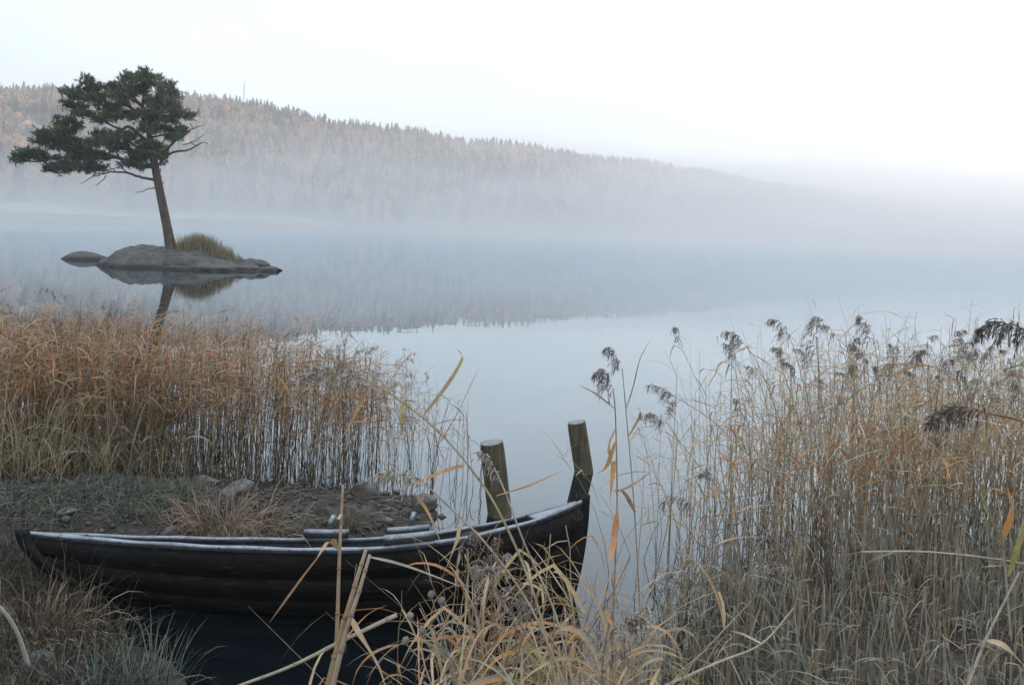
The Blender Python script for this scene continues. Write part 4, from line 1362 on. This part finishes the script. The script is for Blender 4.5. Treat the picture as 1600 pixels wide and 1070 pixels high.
# near reeds that stand out singly, each along its own path
def hero(label, path, r, leaves=(), plume=None, col=(.36, .28, .19), group=None):
    """path: (px, py, distance) from root to tip; leaves: lists of such points, width, colour; plume: (end path, size, side, tone)"""
    P = smooth_path([at(*q) for q in path], 8 * len(path))
    root = P[0].copy()
    t = thing('reed', root, label, 'reed', group)
    link('stalk', stalk_mesh(P - root, r, r * .55, col, 8), t)
    for pts_, wd, c in leaves:
        L = smooth_path([at(*q) for q in pts_], 5 * len(pts_)) - root
        link('leaf', leaf_path(irng, L, wd, c), t)
    if plume:
        for pp, size, side, tone, n in plume:
            Q = smooth_path([at(*q) for q in pp], 12) - root
            V, F, C = join(plume_arrays(irng, Q, size, side, tone, n))
            link('plume', mesh_np('plume', V, F, C, mat=M_PLUME), t)
    return t


TAN, ORA, OLV, FRO, GRN = (.54, .39, .22), (.60, .28, .09), (.36, .29, .11), (.52, .46, .36), (.24, .33, .14)
hero('tall broken stalk with one folded leaf crossing in front of the boat', [(518, 1120, 1.7), (526, 1000, 1.7), (530, 880, 1.72), (536, 757, 1.75)], .0052,
     [([(528, 858, 1.72), (516, 846, 1.68), (498, 870, 1.64), (460, 920, 1.62), (421, 972, 1.62)], .017, (.46, .27, .14)), ([(534, 800, 1.74), (528, 812, 1.72), (522, 800, 1.70)], .006, FRO)], col=(.42, .31, .18))
hero('thick snapped stalk leaning to the left of its pair before the boat', [(500, 1120, 1.55), (530, 1000, 1.56), (556, 910, 1.58), (572, 858, 1.6)], .0066,
     [([(545, 960, 1.57), (560, 990, 1.5), (590, 1040, 1.48), (604, 1080, 1.47)], .014, TAN)], col=(.44, .30, .17))
hero('thick snapped stalk with a frosted top and long bent shoot before the boat', [(508, 1120, 1.50), (540, 990, 1.52), (562, 920, 1.54), (578, 866, 1.56)], .0058,
     [([(577, 870, 1.56), (620, 880, 1.6), (660, 893, 1.66), (720, 916, 1.75)], .007, (.44, .38, .32))], col=(.42, .33, .24))
hero('bare stalk lying low across the dark water under the boat', [(620, 960, 1.62), (540, 998, 1.58), (455, 1040, 1.52), (370, 1072, 1.5)], .0045, [([(540, 998, 1.58), (575, 960, 1.62), (605, 945, 1.66)], .010, ORA)], col=(.45, .37, .28))
hero('long reed arching over the mud with grey plume and hanging yellow leaves', [(880, 1110, 2.3), (835, 930, 2.35), (780, 800, 2.45), (728, 722, 2.5), (675, 665, 2.55), (610, 615, 2.6), (560, 588, 2.62)], .0042,
     [([(660, 652, 2.55), (700, 600, 2.58), (722, 560, 2.6), (712, 545, 2.62)], .014, OLV), ([(690, 690, 2.52), (718, 640, 2.5), (748, 575, 2.5)], .013, (.40, .27, .12)),
      ([(632, 628, 2.58), (627, 650, 2.55), (626, 690, 2.55)], .018, OLV), ([(572, 608, 2.6), (556, 645, 2.58), (530, 692, 2.56)], .014, (.40, .25, .10)),
      ([(725, 728, 2.5), (690, 738, 2.45), (640, 760, 2.42)], .018, (.45, .25, .10))],
     [([(575, 596, 2.61), (540, 580, 2.62), (505, 578, 2.62), (478, 590, 2.62)], .085, (-.7, -.1), (.26, .24, .22), 46)], col=(.40, .33, .18))
hero('shorter reed with frosted tan plume nodding over the boat', [(900, 1110, 2.1), (830, 950, 2.15), (760, 850, 2.2), (700, 790, 2.25), (660, 752, 2.3)], .0038,
     [([(648, 772, 2.3), (668, 800, 2.28), (690, 850, 2.27)], .012, (.44, .28, .12)), ([(720, 812, 2.25), (712, 850, 2.2), (690, 905, 2.2)], .010, TAN)],
     [([(675, 765, 2.29), (645, 742, 2.3), (612, 738, 2.3), (594, 748, 2.3)], .075, (-.6, -.2), (.36, .31, .26), 40)], col=(.42, .34, .24))
hero('frosted reed bending beside the thick post with a pale narrow plume', [(905, 1110, 2.3), (868, 960, 2.35), (820, 850, 2.4), (790, 770, 2.45), (772, 730, 2.5)], .0038,
     [([(775, 775, 2.46), (825, 760, 2.4), (880, 735, 2.38)], .012, (.46, .28, .13)), ([(800, 800, 2.4), (770, 830, 2.35), (735, 900, 2.3)], .010, (.44, .26, .12))],
     [([(778, 745, 2.5), (765, 715, 2.5), (750, 705, 2.5)], .045, (-.4, 0), (.38, .33, .28), 26)], col=(.44, .37, .28))
hero('upright reed with orange leaves and grey plume rising before the slim post', [(955, 1110, 3.6), (958, 960, 3.6), (964, 800, 3.6), (962, 660, 3.62), (958, 606, 3.65)], .0048,
     [([(962, 690, 3.6), (948, 730, 3.55), (928, 742, 3.5)], .026, (.45, .23, .08)), ([(962, 670, 3.6), (952, 700, 3.55), (957, 735, 3.55)], .022, (.38, .28, .08)), ([(960, 720, 3.6), (957, 750, 3.56), (953, 790, 3.55)], .026, ORA),
      ([(960, 770, 3.6), (985, 760, 3.5), (1020, 735, 3.5)], .018, (.42, .22, .09)), ([(962, 640, 3.62), (930, 615, 3.6), (905, 602, 3.6)], .010, (.38, .27, .15)), ([(964, 800, 3.6), (958, 850, 3.55), (950, 880, 3.5)], .03, ORA)],
     [([(958, 615, 3.65), (955, 592, 3.65), (945, 580, 3.65), (932, 590, 3.65)], .11, (-.5, 0), (.22, .19, .18), 44)], col=(.42, .27, .15))
hero('slender reed with feathery plume just behind the orange-leaved one', [(1010, 1110, 3.9), (1000, 950, 3.9), (990, 780, 3.9), (978, 640, 3.92), (972, 575, 3.95)], .0042,
     [([(978, 640, 3.9), (990, 600, 3.9), (1000, 560, 3.92), (1018, 528, 3.94)], .009, (.30, .27, .18)), ([(984, 680, 3.9), (1000, 650, 3.85), (995, 632, 3.85)], .018, OLV), ([(992, 800, 3.9), (975, 770, 3.8), (955, 765, 3.8)], .02, (.40, .21, .08))],
     [([(972, 580, 3.95), (968, 560, 3.95), (958, 546, 3.95), (948, 548, 3.95)], .10, (-.4, .1), (.24, .21, .20), 34)], col=(.40, .31, .20))
for lab, stem_, pl, sz in (
        ('arching reed with black hanging plume leaning out over the water', [(1290, 800, 4.8), (1180, 720, 4.8), (1110, 655, 4.8), (1052, 618, 4.8)], [(1060, 622, 4.8), (1035, 607, 4.8), (1015, 603, 4.8)], .11),
        ('lower arching reed with short dark plume over the water', [(1230, 860, 4.7), (1130, 770, 4.7), (1070, 700, 4.7), (1038, 655, 4.7)], [(1042, 662, 4.7), (1025, 648, 4.7), (1006, 650, 4.7)], .11),
        ('outermost reed plume nodding toward the lake above the pale stand', [(1270, 800, 4.9), (1220, 660, 4.9), (1185, 570, 4.9), (1165, 540, 4.9)], [(1170, 545, 4.9), (1155, 525, 4.9), (1137, 520, 4.9)], .12),
        ('tall reed whose dark plume curls against the pale water', [(1290, 800, 5.0), (1270, 660, 5.0), (1245, 560, 5.0), (1232, 522, 5.0)], [(1235, 530, 5.0), (1222, 503, 5.0), (1205, 500, 5.0)], .12),
        ('tall reed with wide bushy plume above the pale stand', [(1300, 850, 5.0), (1290, 700, 5.0), (1280, 580, 5.0), (1276, 530, 5.0)], [(1277, 560, 5.0), (1275, 515, 5.0), (1280, 497, 5.0)], .17),
        ('highest reed with split plume and upright tip in the pale stand', [(1390, 850, 5.0), (1380, 700, 5.0), (1372, 580, 5.0), (1366, 530, 5.0)], [(1368, 540, 5.0), (1358, 505, 5.0), (1345, 494, 5.0)], .15),
        ('reed with small dark plume hanging near the water edge', [(1200, 900, 4.6), (1150, 800, 4.6), (1115, 745, 4.6)], [(1118, 748, 4.6), (1108, 738, 4.6), (1096, 742, 4.6)], .08),
        ('reed with grey drooping plume low over the blue water', [(1180, 960, 4.4), (1120, 850, 4.4), (1080, 790, 4.4)], [(1085, 795, 4.4), (1065, 775, 4.4), (1035, 790, 4.4)], .11)):
    m_ = len(stem_) - 1
    hero(lab, stem_, .0032, [([stem_[1], (stem_[1][0] - 35, stem_[1][1] + 10, 4.7), (stem_[1][0] - 70, stem_[1][1] + 60, 4.6)], .013, (.40, .22, .10)),
                             ([stem_[m_ - 1], (stem_[m_ - 1][0] + 30, stem_[m_ - 1][1] - 10, 4.8), (stem_[m_ - 1][0] + 75, stem_[m_ - 1][1] - 12, 4.8)], .011, TAN)],
         [(pl, sz, (-.6, 0), PLUME_TONES[irng.integers(0, 2)], 34)], col=(.34, .27, .20))
hero('big dark plume on an arched stalk entering at the edge above the reeds', [(1680, 700, 2.3), (1660, 600, 2.3), (1635, 545, 2.3), (1605, 518, 2.3)], .0042,
     [([(1655, 560, 2.3), (1620, 560, 2.25), (1590, 572, 2.25), (1562, 580, 2.25)], .022, GRN)],
     [([(1612, 524, 2.3), (1585, 508, 2.3), (1555, 508, 2.3), (1532, 522, 2.3)], .105, (-.5, 0), (.10, .085, .08), 50)])
hero('big dark drooping plume under an orange arched leaf at the edge', [(1690, 760, 2.4), (1650, 690, 2.4), (1600, 660, 2.4), (1540, 645, 2.4)], .0042,
     [([(1640, 690, 2.38), (1600, 662, 2.35), (1560, 650, 2.35), (1505, 640, 2.35)], .026, (.48, .22, .08)), ([(1545, 662, 2.4), (1540, 685, 2.38), (1533, 712, 2.38)], .018, OLV)],
     [([(1545, 646, 2.4), (1515, 640, 2.4), (1485, 644, 2.4), (1458, 660, 2.4)], .11, (-.45, 0), (.095, .08, .07), 52)])
for lab, stem_, lv_ in (
        ('leaning yellow-green reed leaves at the right edge of the stand', [(1580, 1000, 3.0), (1570, 880, 3.0), (1560, 780, 3.0)], [([(1575, 900, 3.0), (1600, 820, 2.9), (1625, 740, 2.9)], .022, (.34, .30, .08)), ([(1570, 860, 3.0), (1540, 790, 2.95), (1520, 720, 2.95)], .018, OLV), ([(1568, 840, 3.0), (1580, 800, 2.9), (1574, 760, 2.9)], .024, ORA)]),
        ('pale fallen reed stalk lying across the frosted stubble', [(1030, 1075, 2.7), (1120, 1035, 2.75), (1190, 1005, 2.8), (1240, 950, 2.85)], [([(1190, 1005, 2.8), (1160, 990, 2.8), (1140, 985, 2.8)], .008, FRO)]),
        ('long frosted stalk leaning out of the bottom corner grass', [(1505, 1090, 2.2), (1540, 1000, 2.25), (1592, 895, 2.3)], [([(1540, 1000, 2.25), (1570, 1010, 2.2), (1600, 1040, 2.2)], .02, TAN)]),
        ('long thin stalk lying level through the pale stand', [(1345, 862, 3.6), (1450, 862, 3.5), (1570, 875, 3.4), (1640, 890, 3.35)], [([(1400, 862, 3.55), (1370, 872, 3.5), (1340, 890, 3.5)], .014, (.14, .11, .09))])):
    hero(lab, stem_, .0048, lv_, col=(.44, .38, .28))

# the tangle of pale leaves between boat and camera
trng = np.random.default_rng(505)
TPAL = ([(.48, .345, .19), (.45, .375, .27), (.48, .25, .09), (.27, .26, .10), (.38, .355, .29)], [.3, .25, .22, .11, .12])
TKIT = [make_reed_parts(trng, trng.uniform(.8, 1.25), trng.integers(6, 10), TPAL, q % 5 == 0, (.010, .021), (.22, .52)) for q in range(14)]
pts = np.stack([trng.uniform(-.36, .62, 400), trng.uniform(2.15, 3.7, 400)], -1)
pxt = px_of(pts[:, 0], pts[:, 1], .8)[0]
keep = (trng.random(400) < np.interp(pxt, [610, 660, 760, 900, 960, 1020], [0, .3, 1, 1, .6, .2]))
pts = pts[keep][:118]
for q, (x, y) in enumerate(pts):
    ki = int(trng.integers(0, len(TKIT))); kit = TKIT[ki]
    z = max(float(ground_z(np.array([x]), np.array([y]))[0]), -.1)
    pxq = px_of(x, y, .8)[0]
    place = ('below the thick mooring post', 'below the boat stern', 'beside the open strip of water')[0 if pxq < 800 else 1 if pxq < 915 else 2]
    look = ('pale frosted reed with a plume', 'pale frosted leafy reed')[0 if ki % 5 == 0 else 1]
    t = thing('reed', (x, y, z), look + ' in the near tangle ' + place, 'reed', ('plumed' if ki % 5 == 0 else 'leafy') + ' reeds in the tangle ' + place, trng.uniform(0, 6.28))
    sc_ = trng.uniform(.75, 1.12) * np.interp(pxq, [620, 760, 900, 1010], [.7, 1.0, 1.05, .85])
    t.scale = (sc_, sc_, sc_)
    t.rotation_euler[0], t.rotation_euler[1] = trng.normal(0, .30), trng.normal(0, .30)
    for nm, me in kit:
        link(nm, me, t)
xy = np.stack([trng.uniform(-.34, .66, 900), trng.uniform(2.3, 3.9, 900)], -1)
pxt = px_of(xy[:, 0], xy[:, 1], .8)[0]
xy = xy[(trng.random(900) < np.interp(pxt, [640, 700, 800, 940, 1010], [0, .25, .65, .5, .15]))][:170]
bz = np.maximum(ground_z(xy[:, 0], xy[:, 1]), -.1)
parts, _ = reed_mass(trng, np.column_stack([xy, bz]), trng.uniform(.55, 1.15, len(xy)), 4, TPAL, STALK_C, rad=.0022, lowleaf=.3, lmin=.18, lmax=.5, wid=(.003, .008), lean=.28, bow=.3, droop=(.05, 1.2))
V, F, C = join(parts)
link('dry_grass', mesh_np('dry_grass', V, F, C, mat=M_REED), kind='stuff', label='fine golden blades tangled before the boat stern', category='grass')
# weed with round seed heads
ph = [at(700, 1000, 2.2), at(682, 960, 2.2), at(674, 930, 2.2)]
root = at(720, 1100, 2.2)
t = thing('weed', root, 'thin weed with round grey seed heads before the dark hull', 'weed')
mb = MB()
heads = [(674, 928), (641, 962), (634, 1000), (690, 938), (660, 985)]
for hx, hy in heads:
    add_tube(mb, smooth_path([root, at(700, 1020, 2.2), at((hx + 690) / 2, hy + 30, 2.2), at(hx, hy + 5, 2.2)], 14) - root, .0016, 5, (.30, .28, .24))
link('stem', mb.mesh('stem', M_REED), t)
for q, (hx, hy) in enumerate(heads):
    mb = MB()
    c0 = at(hx, hy, 2.2) - root
    uu = np.random.default_rng(q).normal(size=(70, 3)); uu /= np.linalg.norm(uu, axis=1)[:, None]
    for d in uu:
        s = np.cross(d, (.3, .5, .8)); s /= np.linalg.norm(s)
        mb.add([c0 + s * .003, c0 + d * .0135, c0 - s * .003], [[0, 1, 2]], (.30, .29, .28))
    T = np.linspace(0, pi, 7)
    add_tube(mb, np.stack([np.zeros(7) + c0[0], np.zeros(7) + c0[1], c0[2] - .010 * np.cos(T)], -1), .010 * np.sin(T) + .0003, 8, (.24, .22, .20))
    link('seed_head', mb.mesh('seed_head', M_REED), t)

# ------------------------------------------------------------------ the air: even haze, and mist lying on the lake


def volume_mat(name, dens, col, aniso=.0):
    m = bpy.data.materials.new(name); m.use_nodes = True
    nd_, lk_ = m.node_tree.nodes, m.node_tree.links
    nd_.clear()
    o_ = nd_.new('ShaderNodeOutputMaterial'); v_ = nd_.new('ShaderNodeVolumePrincipled')
    v_.inputs['Density'].default_value = dens; v_.inputs['Color'].default_value = (*col, 1); v_.inputs['Anisotropy'].default_value = aniso
    lk_.new(v_.outputs[0], o_.inputs['Volume'])
    return m


x0, x1, y0, y1, z0, z1 = -2600, 4000, -470, 3300, -16, 140
V = [(x0, y0, z0), (x1, y0, z0), (x1, y1, z0), (x0, y1, z0), (x0, y0, z1), (x1, y0, z1), (x1, y1, z1), (x0, y1, z1)]
BOXF = [(0, 3, 2, 1), (4, 5, 6, 7), (0, 1, 5, 4), (1, 2, 6, 5), (2, 3, 7, 6), (3, 0, 4, 7)]
link('haze', mesh_np('haze', V, BOXF, mat=volume_mat('haze_air', .00100, (.92, .955, 1.0), .45)), kind='stuff', label='pale haze filling the air')


def mist(dens, ytop, ystart, seed, amp, scale):
    """bank of mist lying on the water with a billowing top"""
    gx = np.linspace(-1500, 2200, 150); yy = ystart + (np.linspace(0, 1, 120) ** 2.2) * (1900 - ystart)
    X, Y = np.meshgrid(gx, yy)
    Xw = X * (.06 + .94 * ((Y - ystart) / (1900 - ystart)) ** .6)
    top_ = ytop * (1 + amp * fbm(Xw / scale, Y / scale, seed, 4)) * np.clip((Y - ystart) / (ytop * 4.0), 0, 1) ** .7
    top_ = np.maximum(top_, .02)
    n1, n2 = X.shape
    T_ = np.stack([Xw, Y, top_], -1).reshape(-1, 3); Bt = np.stack([Xw, Y, np.full(X.shape, -2.0)], -1).reshape(-1, 3)
    i = np.arange(n1 - 1)[:, None] * n2; j = np.arange(n2 - 1)[None]
    q = np.stack([i + j, i + j + 1, i + n2 + j + 1, i + n2 + j], -1).reshape(-1, 4)
    o = n1 * n2
    rim = np.concatenate([np.arange(n2), (np.arange(1, n1)) * n2 + n2 - 1, (n1 - 1) * n2 + np.arange(n2 - 2, -1, -1), np.arange(n1 - 2, 0, -1) * n2])
    r2 = np.roll(rim, -1)
    F = [q, q[:, ::-1] + o, np.stack([rim, rim + o, r2 + o, r2], -1)]
    link('mist', mesh_np('mist', np.concatenate([T_, Bt]), F, mat=volume_mat('lake_mist', dens, (.84, .915, 1.0), .35)), kind='stuff', label='bank of cold mist lying over the lake', category='mist')


mist(.0022, 6, 38, 1, 1.5, 26)
mist(.0016, 15, 70, 2, 1.3, 60)
mist(.0016, 32, 110, 3, 1.1, 110)
mist(.0011, 62, 170, 4, .5, 220)
bpy.context.view_layer.update()
